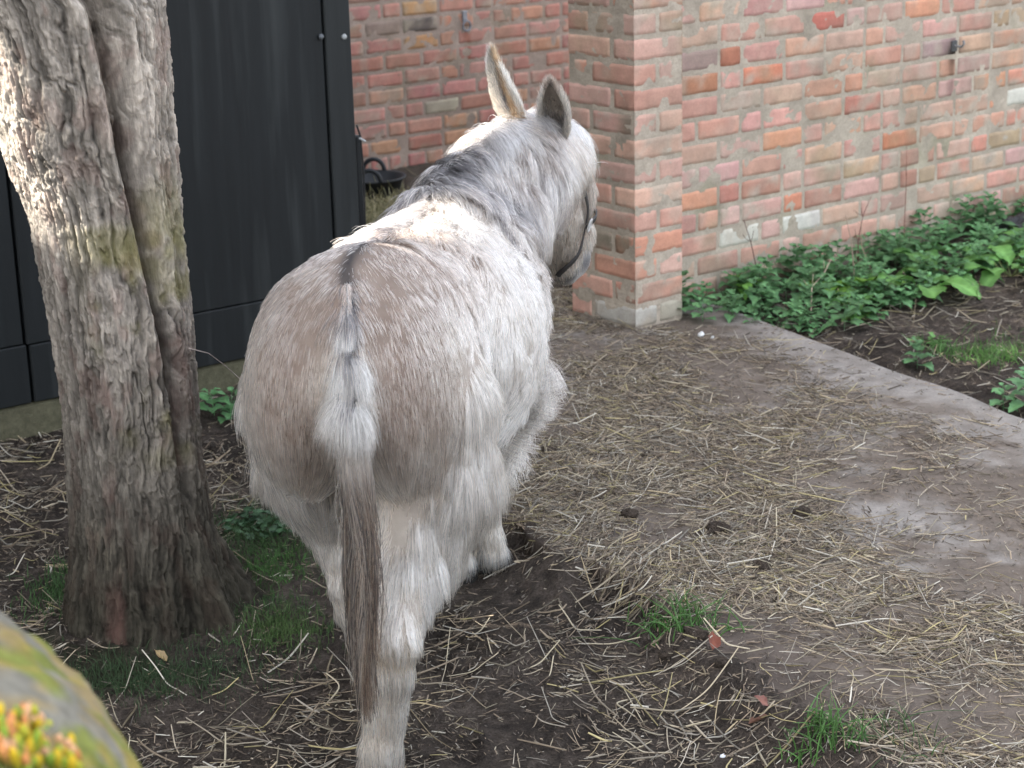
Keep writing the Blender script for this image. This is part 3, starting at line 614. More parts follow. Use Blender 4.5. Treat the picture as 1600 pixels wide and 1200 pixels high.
# leaves ---------------------------------------------------------
def leaf(mb, base, dirv, upv, L, Wd, col, kind='nettle', droop=.35, rib=(1.35, 1.35, 1.2), fold=.25, nseg=9):
    dirv = np.array(dirv, float); dirv /= np.linalg.norm(dirv); upv = np.array(upv, float); side = np.cross(dirv, upv); side /= np.linalg.norm(side) + 1e-9; upn = np.cross(side, dirv)
    t = np.linspace(0, 1, nseg)
    if kind == 'nettle': wd = np.sin(np.pi * np.clip(t, 0, 1)**.62)**.9 * (1 - .15 * t); ser = np.where(np.arange(nseg) % 2 == 0, .86, 1.10)
    elif kind == 'dock': wd = np.sin(np.pi * t**.75)**.7; ser = 1 + .13 * np.sin(np.arange(nseg) * 2.6 + rng.random() * 6)
    else: wd = np.sin(np.pi * t**.6); ser = np.where(np.arange(nseg) % 3 == 1, 1.25, .8)
    wd = wd * ser * Wd / 2; V = []; C = []; c = np.array(col, float); wv = rng.random() * 6
    for i in range(nseg):
        p = np.array(base, float) + dirv * L * t[i] * (1 - .15 * droop * t[i]) - np.array([0, 0, 1]) * droop * L * t[i]**2 * .6
        for s_ in (-1, -.5, 0, .5, 1):
            wob = (.11 if kind == 'dock' else .05) * Wd * math.sin(t[i] * 9 + wv + s_ * 2) * abs(s_)
            V.append(p + side * s_ * wd[i] + upn * (abs(s_) * fold * wd[i] + wob)); C.append(c * (np.array(rib) if s_ == 0 else rng.uniform(.88, 1.12)))
    mb.add(V, grid_faces(nseg, 5), np.array(C))
def nettle_mesh(h, n_pairs, lmax, col, seed):
    st = MB(); lf = MB(); b = rng.normal(0, .12, 2); pts = [np.array([b[0] * h * (z**1.5), b[1] * h * (z**1.5), h * z]) for z in np.linspace(0, 1, 6)]
    st.tube(pts, np.linspace(.0022, .0010, 6), 5, np.array(col) * 1.1)
    for i in range(n_pairs):
        z = .18 + .82 * i / (n_pairs - 1); p = np.array([b[0] * h * z**1.5, b[1] * h * z**1.5, h * z]); L = lmax * (1 - .55 * (i / (n_pairs - 1))**2) * rng.uniform(.85, 1.1); a0 = i * math.pi / 2 + rng.normal(0, .35) + seed
        for a in (a0, a0 + math.pi):
            d = np.array([math.cos(a), math.sin(a), .25 + .6 * z * z]); pe = p + d / np.linalg.norm(d) * L * .28; st.tube([p, pe], .0009, 4, col, False)
            leaf(lf, pe, d, (0, 0, 1), L, L * .78, np.array(col) * rng.uniform(.75, 1.3), 'nettle', droop=rng.uniform(.3, .9))
    return st, lf
NC = (.098, .215, .090); protos = []
def put_nettle(i, x, y, s, rz, label, group):
    z = float(ground_z([x], [y])[0]) - .005
    if len(protos) <= i % 5 and i < 5:
        e = empty('nettle_plant', (x, y, z), rz); st, lf = nettle_mesh([.13, .16, .11, .18, .09][i], [6, 7, 5, 8, 5][i], [.095, .105, .090, .112, .094][i], np.array(NC) * [1, .85, 1.15, .95, 1.3][i], i)
        st.build('stem', M_leaf, e, True, True); lf.build('leaves', M_leaf, e, True, True); protos.append(e)
    else:
        src = protos[i % 5]; e = src.copy(); COL.objects.link(e); e.location = (x, y, z); e.rotation_euler = (0, 0, rz)
        for ch in src.children:
            c = ch.copy(); COL.objects.link(c); c.parent = e; c.matrix_parent_inverse = Matrix.Identity(4)
    e.scale = (s, s, s); tag(e, label, 'nettle', group); return e
NETL = 'dark green nettle in the dense bed along the foot of the pale brick wall'; NETG = 'nettles in the bed along the brick wall'
spots = []
for q in np.arange(.26, 2.75, .105):
    emax = np.interp(q, [0, .26, .45, .8, 1.2, 1.7, 2.7], [.10, .30, .70, .70, .66, .62, .55])
    for e_ in np.arange(.05, emax, .095): spots.append((q + rng.normal(0, .03), e_ + rng.normal(0, .02)))
idx = 0
for q, e_ in spots:
    p = WO + D3 * q + N3 * e_
    if q > 1.1 and e_ > .12 and rng.random() < .42: continue
    put_nettle(idx, p[0], p[1], rng.uniform(.72, 1.0) * (1.0 if e_ < .3 else .78) * (.75 if q < .5 else 1), rng.uniform(0, 6.28), NETL, NETG); idx += 1
for (x, y, s, lb) in [(1.345, 6.10, .60, 'small nettle sprig at the far edge of the concrete path'), (1.52, 5.66, .72, 'nettle at the path edge nearest the right border'), (1.60, 5.62, .75, 'lowest nettle on the far path edge at the right border'),
                      (-.955, 5.86, .85, 'left nettle of the pair by the shed plinth'), (-.895, 5.80, .8, 'right nettle of the pair by the shed plinth')]:
    put_nettle(idx, x, y, s, rng.uniform(0, 6.28), lb, None); idx += 1
def dock(x, y, n, L, a0, spread, label, col=(.085, .20, .045), elev=.55):
    z = float(ground_z([x], [y])[0]); e = empty('dock_plant', (x, y, z)); tag(e, label, 'dock plant', 'broad-leaved docks among the nettles')
    for i in range(n):
        m = MB(); a = a0 + (i - (n - 1) / 2) * spread * .75 + rng.normal(0, .25); d = np.array([math.cos(a), math.sin(a), elev + rng.normal(0, .18)]); d /= np.linalg.norm(d); l = L * rng.uniform(.75, 1.1)
        m.tube([(0, 0, 0), d * .3 * l, d * .42 * l + np.array([0, 0, .01])], .0025, 5, (.14, .17, .06)); c = np.array(col) * rng.uniform(.8, 1.2)
        leaf(m, d * .40 * l + np.array([0, 0, .009]), d * np.array([1, 1, .5]), (0, 0, 1), l, l * .46, c, 'dock', droop=rng.uniform(.2, 1.1), rib=(1.7, 1.6, 1.8), fold=.18, nseg=16); m.build('leaf', M_leaf, e, True, True)
def wq(q, e_): p = WO + D3 * q + N3 * e_; return p[0], p[1]
dock(*wq(2.10, .34), 9, 0.22, -2.4, 1.1, 'dock with the broadest leaf, beside the black plastic sheet')
dock(*wq(1.35, .48), 9, 0.18, -2.6, .9, 'dock with long pale ribbed leaves in the middle of the bed')
dock(*wq(1.00, .34), 8, 0.16, -1.8, .9, 'bright yellow-green dock rising among the middle nettles', (.13, .27, .04))
dock(*wq(1.75, .45), 9, 0.18, -2.0, 1.2, 'dock with wavy leaves over bare soil right of the middle', (.09, .22, .05))
dock(*wq(2.50, .40), 9, 0.18, -2.0, 1.2, 'dock at the right border of the bed', (.08, .19, .05))
dock(*wq(.62, .07), 6, 0.14, -.4, .7, 'bright upright dock against the wall below the white bricks', (.12, .27, .05), 1.1)
dock(*wq(1.55, .16), 8, 0.16, -1.6, 1.0, 'dock close to the wall below the tall red stem', (.085, .2, .05))
dock(*wq(.80, .50), 8, 0.14, -1.5, 1.1, 'glossy dock among nettles nearest the bend of the path', (.10, .24, .055))
dock(*wq(1.95, .62), 8, 0.11, -1.4, 1.2, 'small dock standing alone on the bare soil', (.10, .24, .055))
dock(*wq(1.15, .55), 7, .21, -1.7, .9, 'broad-leaved dock in the front row left of the seedling', (.11, .25, .06))
dock(*wq(1.60, .60), 8, .22, -2.0, .9, 'largest pale green dock in the front row of the bed', (.11, .25, .06))
dock(*wq(2.30, .58), 8, .22, -2.2, .9, 'front row dock nearest the right border of the photo', (.10, .24, .055))
dock(*wq(.72, .60), 6, 0.08, -1.2, .8, 'small dock overhanging the path edge', (.10, .24, .05))
# ivy-like clump near trunk
def clump(name, x, y, r_, n, lsz, col, label, cat):
    m = MB()
    for i in range(n):
        a = rng.uniform(0, 6.28); rr = r_ * math.sqrt(rng.random()); px, py = x + rr * math.cos(a), y + rr * math.sin(a); z = float(ground_z([px], [py])[0]) + rng.uniform(.006, .05) * (1 - rr / r_ * .6)
        b = rng.uniform(0, 6.28); leaf(m, (px, py, z), (math.cos(b), math.sin(b), rng.normal(.1, .3)), (rng.normal(0, .3), rng.normal(0, .3), 1), lsz * rng.uniform(.6, 1.2), lsz * .9, np.array(col) * rng.uniform(.6, 1.4), 'ivy', droop=.3, nseg=7)
    tag(m.build(name, M_leaf, None, True), label, cat)
clump('ivy', -.70, 4.86, .10, 110, .030, (.045, .095, .045), 'low dark ivy patch between trunk and donkey', 'ivy')
clump('ground_ivy', 1.44, 6.40, .07, 18, .03, (.10, .22, .06), 'tiny leafy seedling on bare soil beyond the path', 'seedling')
# dry stems
def stem(pts, r0, col, label, name='dead_stem', side=0):
    m = MB(); m.tube(pts, np.linspace(r0, r0 * .4, len(pts)), 6, col)
    for i in range(side):
        p = np.array(pts[1 + i % (len(pts) - 2)], float); d = rng.normal(0, 1, 3); d[2] = abs(d[2]); d /= np.linalg.norm(d); m.tube([p, p + d * .025, p + d * .04 + np.array([0, 0, .01])], r0 * .35, 5, col)
    tag(m.build(name, M_plain, None, True), label, 'dead stem', 'dead weed stems among the nettles')
def wp(q, e_, z): return WO + D3 * q + N3 * e_ + np.array([0, 0, z])
stem([wp(.74, .06, -.02), wp(.75, .05, .08), wp(.73, .04, .18), wp(.70, .03, .27)], .003, (.10, .05, .04), 'dark thin stem standing against the second white brick', side=4)
stem([wp(1.62, .05, 0), wp(1.63, .04, .12), wp(1.645, .03, .30), wp(1.65, .02, .43)], .0022, (.16, .06, .04), 'tallest thin red stem against the wall right of the middle', side=3)
stem([wp(1.28, .10, 0), wp(1.30, .08, .10), wp(1.36, .05, .19), wp(1.42, .04, .26)], .003, (.12, .05, .04), 'leaning dark stem crossing a red brick', side=5)
stem([wp(.98, .35, 0), wp(1.02, .30, .09), wp(1.05, .26, .17), wp(1.06, .22, .26)], .003, (.24, .18, .13), 'straight tan stem rising over the middle nettles', side=3)
stem([wp(.62, .45, 0), wp(.70, .38, .07), wp(.80, .35, .10), wp(.86, .33, .14)], .0028, (.38, .30, .22), 'bent pale stem lying over the left nettles', side=4)
stem([wp(1.2, .25, 0), wp(1.18, .2, .12), wp(1.2, .18, .2), wp(1.19, .16, .25)], .0022, (.3, .22, .15), 'thin beige stem beside the leaning dark one', side=4)
stem([wp(2.22, .30, .04), wp(2.28, .24, .12), wp(2.33, .18, .22), wp(2.40, .12, .29)], .003, (.42, .30, .24), 'long pinkish stem arching over the black plastic sheet', side=3)
# black plastic
gu, gv_ = np.meshgrid(np.linspace(0, 1, 70), np.linspace(0, 1, 50), indexing='ij'); gu = gu.ravel(); gv_ = gv_.ravel(); Pq = xyz(gu * .62, gv_ * .4, 3.3)
cr = 1 - np.abs(2 * fbm(Pq, 16, 401) - 1) * 2; hgt = .075 * np.sin(np.pi * gu)**.6 * np.sin(np.pi * np.clip(gv_, .02, .98))**.6 + .022 * cr * np.sin(np.pi * gu)**.4
V = WO + np.outer(1.95 + gu * .75 + .02 * fbm(Pq, 12, 402), D3) + np.outer(.02 + gv_ * .24 + .02 * fbm(Pq, 14, 403), N3); V[:, 2] = -.04 + hgt + .02
M_plast = mat('black_plastic', n1=(30, .4), bump=(45, .9, .02), bump2=(160, .6, .004), rough=.33, spec=.5)
tag(mk('plastic_sheet', V, grid_faces(70, 50), M_plast, None, True, np.array([.018, .018, .020])), 'crumpled black plastic sheet against the wall foot behind the big dock leaf', 'plastic sheet')
# bucket
bk = empty('bucket', (-.640, 9.02, 0.)); bz = float(ground_z([-.64], [9.02])[0]); tag(bk, 'black rubber bucket with an arched handle beside the shed edge', 'bucket'); bk.location.z = bz
m = MB(); prof = [(.0, .004), (.105, .0), (.115, .01), (.150, .125), (.163, .128), (.163, .136), (.146, .134), (.112, .02), (0, .016)]; th = np.linspace(0, 2 * np.pi, 41)[:-1]
V = np.array([[r_ * math.cos(a), r_ * math.sin(a), z_] for r_, z_ in prof for a in th]); F = [[i * 40 + j, i * 40 + (j + 1) % 40, (i + 1) * 40 + (j + 1) % 40, (i + 1) * 40 + j] for i in range(len(prof) - 1) for j in range(40)]
m.add(V, F, (.022, .026, .030)); M_rub = mat('rubber', n1=(20, .2), bump=(80, .3, .002), rough=.55, spec=.4); m.build('tub', M_rub, bk, True, True)
for s_, yy_ in ((1, -.02), (-1, .02)):
    m = MB(); m.tube([(.052 * math.cos(a) - .0, s_ * (-.150) + 0 * yy_, .128 + .062 * math.sin(a)) for a in np.linspace(0, np.pi, 13)], .0105, 8, (.022, .026, .030)); m.build('handle', M_rub, bk, True, True)
# fallen leaves, pebbles
def dead_leaf(x, y, sz, col, label):
    m = MB(); z = float(ground_z([x], [y])[0]) + .006; leaf(m, (x, y, z), (rng.normal(), rng.normal(), .3), (rng.normal(0, .4), rng.normal(0, .4), 1), sz, sz * .7, col, 'dock', droop=-.6, fold=.7); tag(m.build('fallen_leaf', M_leaf, None, True), label, 'fallen leaf')
dead_leaf(.425, 3.85, .042, (.17, .05, .03), 'curled rust-red dead leaf right below the grass tuft')
dead_leaf(.470, 3.585, .036, (.22, .12, .09), 'pale brown dead leaf on mud, lowest in the photo'); dead_leaf(.512, 3.60, .03, (.22, .10, .08), 'dull brown dead leaf just right of the paler one')
dead_leaf(-.80, 4.00, .03, (.35, .25, .13), 'tan dead leaf in the grass at the trunk foot')
def pebble(x, y, sz, col, label):
    m = MB(); z = float(ground_z([x], [y])[0]); th = np.linspace(-1.4, 1.4, 7)
    m.tube([(x + .15 * sz * math.sin(3 * t), y, z + sz * .35 + sz * .4 * math.sin(t)) for t in th], [sz * .5 * math.cos(t) for t in th], 9, col); tag(m.build('pebble', M_plain, None, True), label, 'pebble')
pebble(.664, 6.462, .022, (.62, .62, .60), 'white pebble on the path in front of the pier'); pebble(.70, 6.43, .012, (.5, .5, .48), 'smaller pale pebble right of the white one'); pebble(.407, 3.50, .011, (.7, .72, .75), 'tiny white chip in the mud at the bottom of the photo')
# twine
m = MB(); m.tube([(-.718, 4.13, .655), (-.700, 4.28, .60), (-.690, 4.45, .52), (-.682, 4.60, .445), (-.66, 4.75, .37), (-.60, 4.9, .2), (-.55, 5.0, -.03)], .0011, 5, (.42, .36, .33)); tag(m.build('twine', M_plain, None, True), 'thin grey twine running down from the trunk behind the donkey', 'twine')
m = MB(); 
# clods and droppings on the slab and mud
for i, (x, y, s_) in enumerate([(.30, 4.72, .05), (.52, 4.60, .06), (.40, 3.96, .05), (.33, 3.93, .045), (.44, 3.80, .035), (.10, 5.25, .04), (.75, 4.7, .05), (.60, 4.35, .05)]):
    m = MB(); z = float(ground_z([x], [y])[0]); u, v = np.meshgrid(np.linspace(0, np.pi, 18), np.linspace(0, 2 * np.pi, 28), indexing='ij'); S = np.stack([np.sin(u) * np.cos(v), np.sin(u) * np.sin(v), np.cos(u)], -1).reshape(-1, 3)
    rr = s_ * .5 * (.6 + .8 * fbm(S * .5 + i * 3.1, 5, 410, 4)); V = S * rr[:, None] * np.array([1, 1, .62]) + np.array([x, y, z + .006])
    mk('mud_clod', V, grid_faces(18, 28), M_soil, None, True, np.array([.075, .058, .045])); o = bpy.data.objects[-1] if 0 else COL.objects[-1]
    tag(o, ['straw-flecked clod on the path beside the dense straw', 'largest dark clod near the middle of the path', 'rough round clod just below the grass tuft', 'left neighbour of the clod below the grass tuft', 'small clod beside the rust-red leaf', 'low clod on the path in front of the forelegs', 'flat clod towards the right of the path', 'lone clod between the grass tuft and the bare concrete'][i], 'clod')
# foreground stone with stonecrop
u, v = np.meshgrid(np.linspace(.02, np.pi - .02, 110), np.linspace(0, 2 * np.pi, 160), indexing='ij'); S = np.stack([np.sin(u) * np.cos(v), np.cos(u), np.sin(u) * np.sin(v)], -1).reshape(-1, 3)
lump = 1 + .05 * (fbm(S, 2.2, 420) - .5) * 2 + .035 * (fbm(S, 9, 421) - .5) + .018 * (fbm(S, 28, 424) - .5)
V = S * np.array([.30, .50, .30]) * lump[:, None] + np.array([-.577, 1.22, .945]); fv = fbm(V, 9, 422, 4); C = np.array([.20, .185, .15]) * (.7 + .6 * fv[:, None])
gm = .9 * ss(.46, .54, fbm(V, 26, 423, 4))[:, None]; C = C * (1 - gm) + np.array([.17, .19, .035]) * gm; om = ss(.52, .60, fbm(V, 44, 425, 3))[:, None] * .6; C = C * (1 - om) + np.array([.32, .22, .07]) * om
stw = empty('stone_wall', (-.57, .85, -.06)); tag(stw, 'blurred mossy rounded stone wall top close to the camera', 'wall')
mk('coping_stone', V, grid_faces(110, 160), M_stone, stw, True, C)
m = MB(); m.box((-.62, 1.15, .42), .40, .8, 1.0, col=(.2, .18, .15), bev=.02); m.build('wall_base', M_stone, stw)
def stonecrop(cx_, cy_, r_, n, label, hmax):
    m = MB(); ce = np.array([-.577, 1.22, .945])
    for i in range(n):
        a = rng.uniform(0, 6.28); rr = r_ * math.sqrt(rng.random()); x = cx_ + rr * math.cos(a); y = cy_ + rr * math.sin(a) * 1.3
        q = 1 - ((x - ce[0]) / .30)**2 - ((y - ce[1]) / .50)**2; z = ce[2] + .30 * math.sqrt(max(q, .01)) - .004; h = rng.uniform(.3, 1) * hmax; lx, ly = rng.normal(0, .2, 2)
        c = np.array([(.75, .50, .02), (.55, .52, .04), (.75, .30, .10), (.30, .42, .04), (.80, .45, .25)][rng.integers(5)])
        pts = [np.array([x + lx * h * t_, y + ly * h * t_, z + h * t_]) for t_ in np.linspace(0, 1, 6)]; m.tube(pts, np.array([.0016, .0024, .0032, .0038, .0034, .001]) * rng.uniform(.8, 1.1), 7, np.array([np.array([.10, .16, .02]) * (1 - t_) + c * t_ for t_ in np.linspace(0, 1, 6)]))
    tag(m.build('stonecrop', M_leaf, None, True), label, 'stonecrop', 'stonecrop plants on the mossy stone')
stonecrop(-.368, 1.255, .019, 90, 'tall yellow stonecrop clump at the lower left corner', .026); stonecrop(-.350, 1.295, .020, 50, 'sparser orange stonecrop beside the tall yellow clump', .020)
# unseen tree added to block the sun, with gaps carved for the lit patches
S_ = np.array(SUN); hr_ = np.array([-S_[1], S_[0], 0]); hr_ /= np.linalg.norm(hr_); wr_ = np.cross(S_, hr_); wr_ = wr_ if wr_[2] > 0 else -wr_
def uvw(p): p = np.asarray(p, float); return np.stack([p @ hr_, p @ wr_], -1)
GAPS = [((-.20, 3.90, 1.0), .27, .22), ((-.03, 4.67, 1.07), .13, .12), ((-.03, 4.66, 1.18), .12, .12), ((.435, 6.60, 1.16), .03, .05), ((-.30, 3.68, 1.05), .05, .08)]; TGAP = ((-1.12, 4.12, 1.16), .36, .15)
ev = empty('added_shade_tree', (-4.6, 1.9, -.06)); tag(ev, 'unseen tree added to block the sun, its crown shades the yard', 'tree')
m = MB(); m.tube([(-4.6, 1.9, -.1), (-4.65, 2.1, 2), (-4.7, 2.9, 4), (-4.8, 3.8, 7)], [.22, .18, .12, .04], 14, (.12, .09, .07)); m.build('trunk', M_bark, ev, True)
nl_ = 66000; cc0 = np.array([-.1, 4.6, .6]) + S_ * 7.0
uu = rng.uniform(-5., 5., nl_); ww = rng.uniform(-4.6, 3.4, nl_); dd_ = rng.normal(0, .5, nl_)
ng_ = 26000; gi_ = rng.integers(4, size=ng_); gcs = np.array([uvw(g) - uvw(cc0) for g in ((-.20, 3.93, 1.0), (-.03, 4.67, 1.1), (-1.12, 4.12, 1.17), (-.3, 3.6, 1.))])[gi_]
uu = np.concatenate([uu, gcs[:, 0] + rng.uniform(-.6, .6, ng_)]); ww = np.concatenate([ww, gcs[:, 1] + rng.uniform(-.5, .5, ng_)]); dd_ = np.concatenate([dd_, rng.normal(0, .5, ng_)]); nl_ += ng_
Pc = cc0 + np.outer(uu, hr_) + np.outer(ww, wr_) + np.outer(dd_, S_); kill = np.zeros(nl_, bool); uv_ = uvw(Pc)
jn = .75 + .5 * vn(xyz(uv_[:, 0], uv_[:, 1], 3.), 9, 430)
def inell(c_, ru, rw_): g0 = uvw(c_); return (((uv_[:, 0] - g0[0]) / (ru + .05))**2 + ((uv_[:, 1] - g0[1]) / (rw_ + .05))**2) < jn
for gi, (c_, ru, rw_) in enumerate(GAPS):
    cand = np.where(inell(c_, ru, rw_))[0]
    if gi != 3:     # light that slips through lands on the donkey: leaves stay where it would reach the ground
        md = np.full(len(cand), 9.)
        for t_ in np.arange(4.5, 9.6, .04): md = np.minimum(md, sdf_body(Pc[cand] - S_ * t_))
        cand = cand[md < -.005]
    kill[cand] = True
cand = np.where(inell(*TGAP))[0]; ax0 = np.full(len(cand), 9.)
for t_ in np.arange(4., 9.6, .04):
    q_ = Pc[cand] - S_ * t_; zc = q_[:, 2]; m_ = (zc > .9) & (zc < 1.45); dd2 = np.hypot(q_[:, 0] - np.interp(zc, zt, (xl + xr) / 2), q_[:, 1] - 4.29) - .19; ax0 = np.where(m_, np.minimum(ax0, dd2), ax0)
kill[cand[ax0 < .0]] = True
Pc = Pc[~kill]; nl_ = len(Pc); a = rng.normal(size=(nl_, 3)); a /= np.linalg.norm(a, axis=1)[:, None]; b = np.cross(a, S_ + rng.normal(0, .5, (nl_, 3))); b /= np.linalg.norm(b, axis=1)[:, None]; uk = uvw(Pc); near_ = np.min([np.abs(uk - uvw(g)).max(1) for g in ((-.20, 3.93, 1.0), (-.03, 4.67, 1.1), (-1.12, 4.12, 1.17), (-.3, 3.6, 1.), (.435, 6.6, 1.16))], 0) < .55; sz = np.where(near_, rng.uniform(.035, .06, nl_), rng.uniform(.10, .16, nl_))[:, None]
V = np.stack([Pc - a * sz, Pc + b * sz * .55, Pc + a * sz, Pc - b * sz * .55], 1).reshape(-1, 3); F = np.arange(4 * nl_).reshape(-1, 4)
mk('crown', V, F, M_leaf, ev, False, np.repeat(np.array([.04, .075, .03]) * rng.uniform(.6, 1.5, nl_)[:, None], 4, 0))  # added sun-blocking leaves, left out where sun should pass
# ---------------------------------------------------------------- donkey: hide mesh, ears, fur, mane, tail, eyes
dk = empty('donkey', (-.25, 3.95, -.06)); tag(dk, 'shaggy cream and grey-brown donkey seen from behind with its head turned right', 'donkey')
BV, BF = surface_nets(sdf_body, (-.75, 3.1, -.12), (.35, 5.1, 1.2), .0125)
def grad(P):
    e = .004; g = np.stack([sdf_body(P + d) - sdf_body(P - d) for d in np.eye(3) * e], -1); return g / (np.linalg.norm(g, axis=1)[:, None] + 1e-9)
def loc(P): q = P - HO; return q @ HU, q @ HR, P[:, 2]
CREAM = np.array([.54, .475, .41]); BROWN = np.array([.250, .182, .145]); DARK = np.array([.035, .032, .034]); GREY = np.array([.27, .245, .235])
def coat(P, reg):
    s, t, z = loc(P); n1 = fbm(P, 7, 501); n2 = fbm(P * np.array([1, 1, .35]), 22, 502); n3 = fbm(P, 3, 503)
    C = np.repeat(CREAM[None], len(P), 0)
    t = np.where(s < 0, t * (1 - ss(0, -.10, s)) + (P[:, 0] + .292) * ss(0, -.10, s), t) if 0 else t + (P[:, 0] + .292 - t) * (1 - ss(-.12, .0, s))
    def mixc(m, col): nonlocal C; m = np.clip(m, 0, 1)[:, None]; C = C * (1 - m) + np.array(col) * m
    # mottled barrel and shoulder
    body = np.isin(reg, [0, 1, 4]); mixc(body * (.25 + .55 * ss(.42, .62, n1)) * ss(.48, .70, z) * .8, BROWN * 1.15)
    # brown rump patch, paler around the tail root and towards the outer edge
    rump = ss(.60, .74, z + .05 * (n1 - .5) * 2) * (1 - ss(.34, .52, s)) * (1 - ss(.155, .215, np.abs(t) + .02 * (n1 - .5)))
    tailpale = np.exp(-(((t + .012) / .050)**2)) * (1 - ss(.80, .90, z)) * (1 - ss(-.06, .02, s))
    mixc(rump * (.80 + .5 * (n2 - .5)) * (1 - tailpale), BROWN)
    mixc(ss(.50, .58, z) * (1 - ss(.64, .72, z)) * np.exp(-(((t + .075) / .045)**2)) * (s < .05) * .75, BROWN * .8)
    mixc(tailpale * .7, CREAM * 1.05)
    top = (s > -.10) & (s < .95) & (z > .80)
    mixc(top * np.exp(-(((t + .004) / (.013 + .008 * n3))**2)) * .95, DARK); mixc((s < .06) & (z > .74) & (z < .96) & (np.abs(t) < .013 + .01 * (n3 - .5)), DARK * 1.6)
    # shoulder cross
    cs = .80 + .03 * np.sin(t * 20); mixc((np.abs(t) < .30) * (z > .62) * np.exp(-(((s - cs) / .038)**2)) * ss(.60, .80, z + .1 * n1) * .95, DARK * 1.4)
    # flank and belly
    mixc((reg == 1) * (1 - ss(.44, .60, z)) * .35 * ss(.4, .6, n2), GREY)
    mixc((reg == 2) * (.25 + .5 * (n2 - .4)) * ss(.45, .60, z), BROWN * 1.4)
    mixc(((reg == 2) | (reg == 3)) * np.exp(-((z - .275) / .035)**2) * (y_lt := (P[:, 1] < 3.42)) * .35, (.50, .38, .25))
    neck = (reg == 5); n4 = fbm(P * np.array([1, 1, .5]), 30, 505); mixc(neck * (.38 + .6 * ss(.38, .56, n2)), GREY * .85); mixc(neck * ss(.47, .58, n4) * .75, BROWN * .6)
    dp = lambda p, r_, m_: mixc(np.exp(-(((P - np.array(p))**2).sum(1)) / r_**2) * m_, DARK * 1.7); C[(reg == 5) | ((reg == 4) & (P[:, 1] > 4.25))] *= np.array([.74, .72, .72]); [dp(q_, r_ * 1.15, m_) for q_, r_, m_ in (((-.13, 4.32, .985), .05, .8), ((-.095, 4.35, .965), .045, .9), ((-.048, 4.40, .935), .045, .95), ((-.01, 4.43, .90), .04, .9), ((.015, 4.46, .865), .038, .85), ((.045, 4.50, .82), .035, .75), ((.062, 4.53, .775), .03, .6), ((.04, 4.55, .90), .03, .6), ((.10, 4.66, .84), .022, .5), ((.12, 4.70, .80), .02, .45))]
    head = (reg == 6); mixc(head * (.55 + .4 * ss(.42, .62, n1)), BROWN * 1.3); mixc(head * (z < .80) * (.35), (.55, .47, .38))
    muz = (reg == 7); mixc(muz * .75, (.50, .49, .48)); mixc(np.exp(-(((P - np.array([.195, 4.915, .645]))**2).sum(1)) / .0010) * .95, (.07, .07, .08)); mixc(np.exp(-(((P - np.array([.163, 4.885, .615]))**2).sum(1)) / .0004) * .9, (.04, .04, .04)); mixc(np.exp(-(((P - np.array([.140, 4.87, .590]))**2).sum(1)) / .0008) * .9, (.04, .04, .04))
    mixc((reg == 8) * 1., (.055, .05, .045))
    return C
_, BR_ = sdf_body(BV, True); BC = coat(BV, BR_) * np.where(BR_ == 7, .85, .60)[:, None]
# ears: rolled leaf shells joined into the body mesh
def ear(base, tip, face, wid, seg=26, arc=2.35, roll=1.0):
    base = np.array(base, float); tip = np.array(tip, float); ax_ = tip - base; L = np.linalg.norm(ax_); ax_ /= L
    f = np.array(face, float); f -= ax_ * (f @ ax_); f /= np.linalg.norm(f); sd = np.cross(ax_, f); Vs = []; Cs = []; N_ = []
    us = np.linspace(0, 1, seg); vs_ = np.linspace(-1, 1, 21)
    for lay, off in ((0, 0.), (1, .0045)):
        for u in us:
            wd = wid * (.62 + .75 * math.sin(math.pi * min(u * 1.05, 1)**.8) * .62) * (1 - u**4)**.55 * (1 if u < .999 else .05)
            ar_ = arc * (1 - .45 * u) * roll
            for v_ in vs_:
                an = v_ * ar_ / 2 * 1.15; n_ = sd * math.sin(an) - f * math.cos(an); p = base + ax_ * L * u + (f * wd * .55) + n_ * (wd + (-off if lay else 0)) + f * .02 * u * u
                Vs.append(p); N_.append(n_ if lay == 0 else -n_); Cs.append((u, v_, lay))
    nu, nv = seg, 21; F0 = grid_faces(nu, nv); F1 = F0[:, ::-1] + nu * nv; E = []
    for k in range(nu - 1):
        for j in (0, nv - 1): a = k * nv + j; b = (k + 1) * nv + j; E.append([a, b, b + nu * nv, a + nu * nv] if j else [b, a, a + nu * nv, b + nu * nv])
    for j in range(nv - 1): a = (nu - 1) * nv + j; E.append([a + 1, a, a + nu * nv, a + 1 + nu * nv])
    return np.array(Vs), np.concatenate([F0, F1, np.array(E)]), np.array(N_), np.array(Cs), ax_
EARS = [ear((.026, 4.705, 1.030), (-.038, 4.665, 1.222), (.80, .60, .1), .050, arc=2.3), ear((.130, 4.735, 1.005), (.116, 4.630, 1.168), (-.30, -1., .30), .038, arc=2.9)]
allV = [BV]; allF = [BF]; allC = [BC]; nv_ = len(BV)
for (ev_, ef_, en_, ec_, ea_), base_c in zip(EARS, ((.30, .22, .15), (.26, .22, .18))):
    c = np.repeat(np.array(base_c)[None], len(ev_), 0) * np.where(ec_[:, 2:3] == 1, .45, 1.); rim = ss(.75, .95, np.abs(ec_[:, 1:2])) * .0 + ss(.86, .98, ec_[:, 0:1]) * .6; c = c * (1 - rim) + DARK * rim
    allV.append(ev_); allF.append(ef_ + nv_); allC.append(c); nv_ += len(ev_)
body = mk('body', np.concatenate(allV), np.concatenate(allF), M_skin, dk, True, np.concatenate(allC))
for side, p in (('r', (.205, 4.835, .86)), ('l', (.085, 4.895, .86))):
    pass
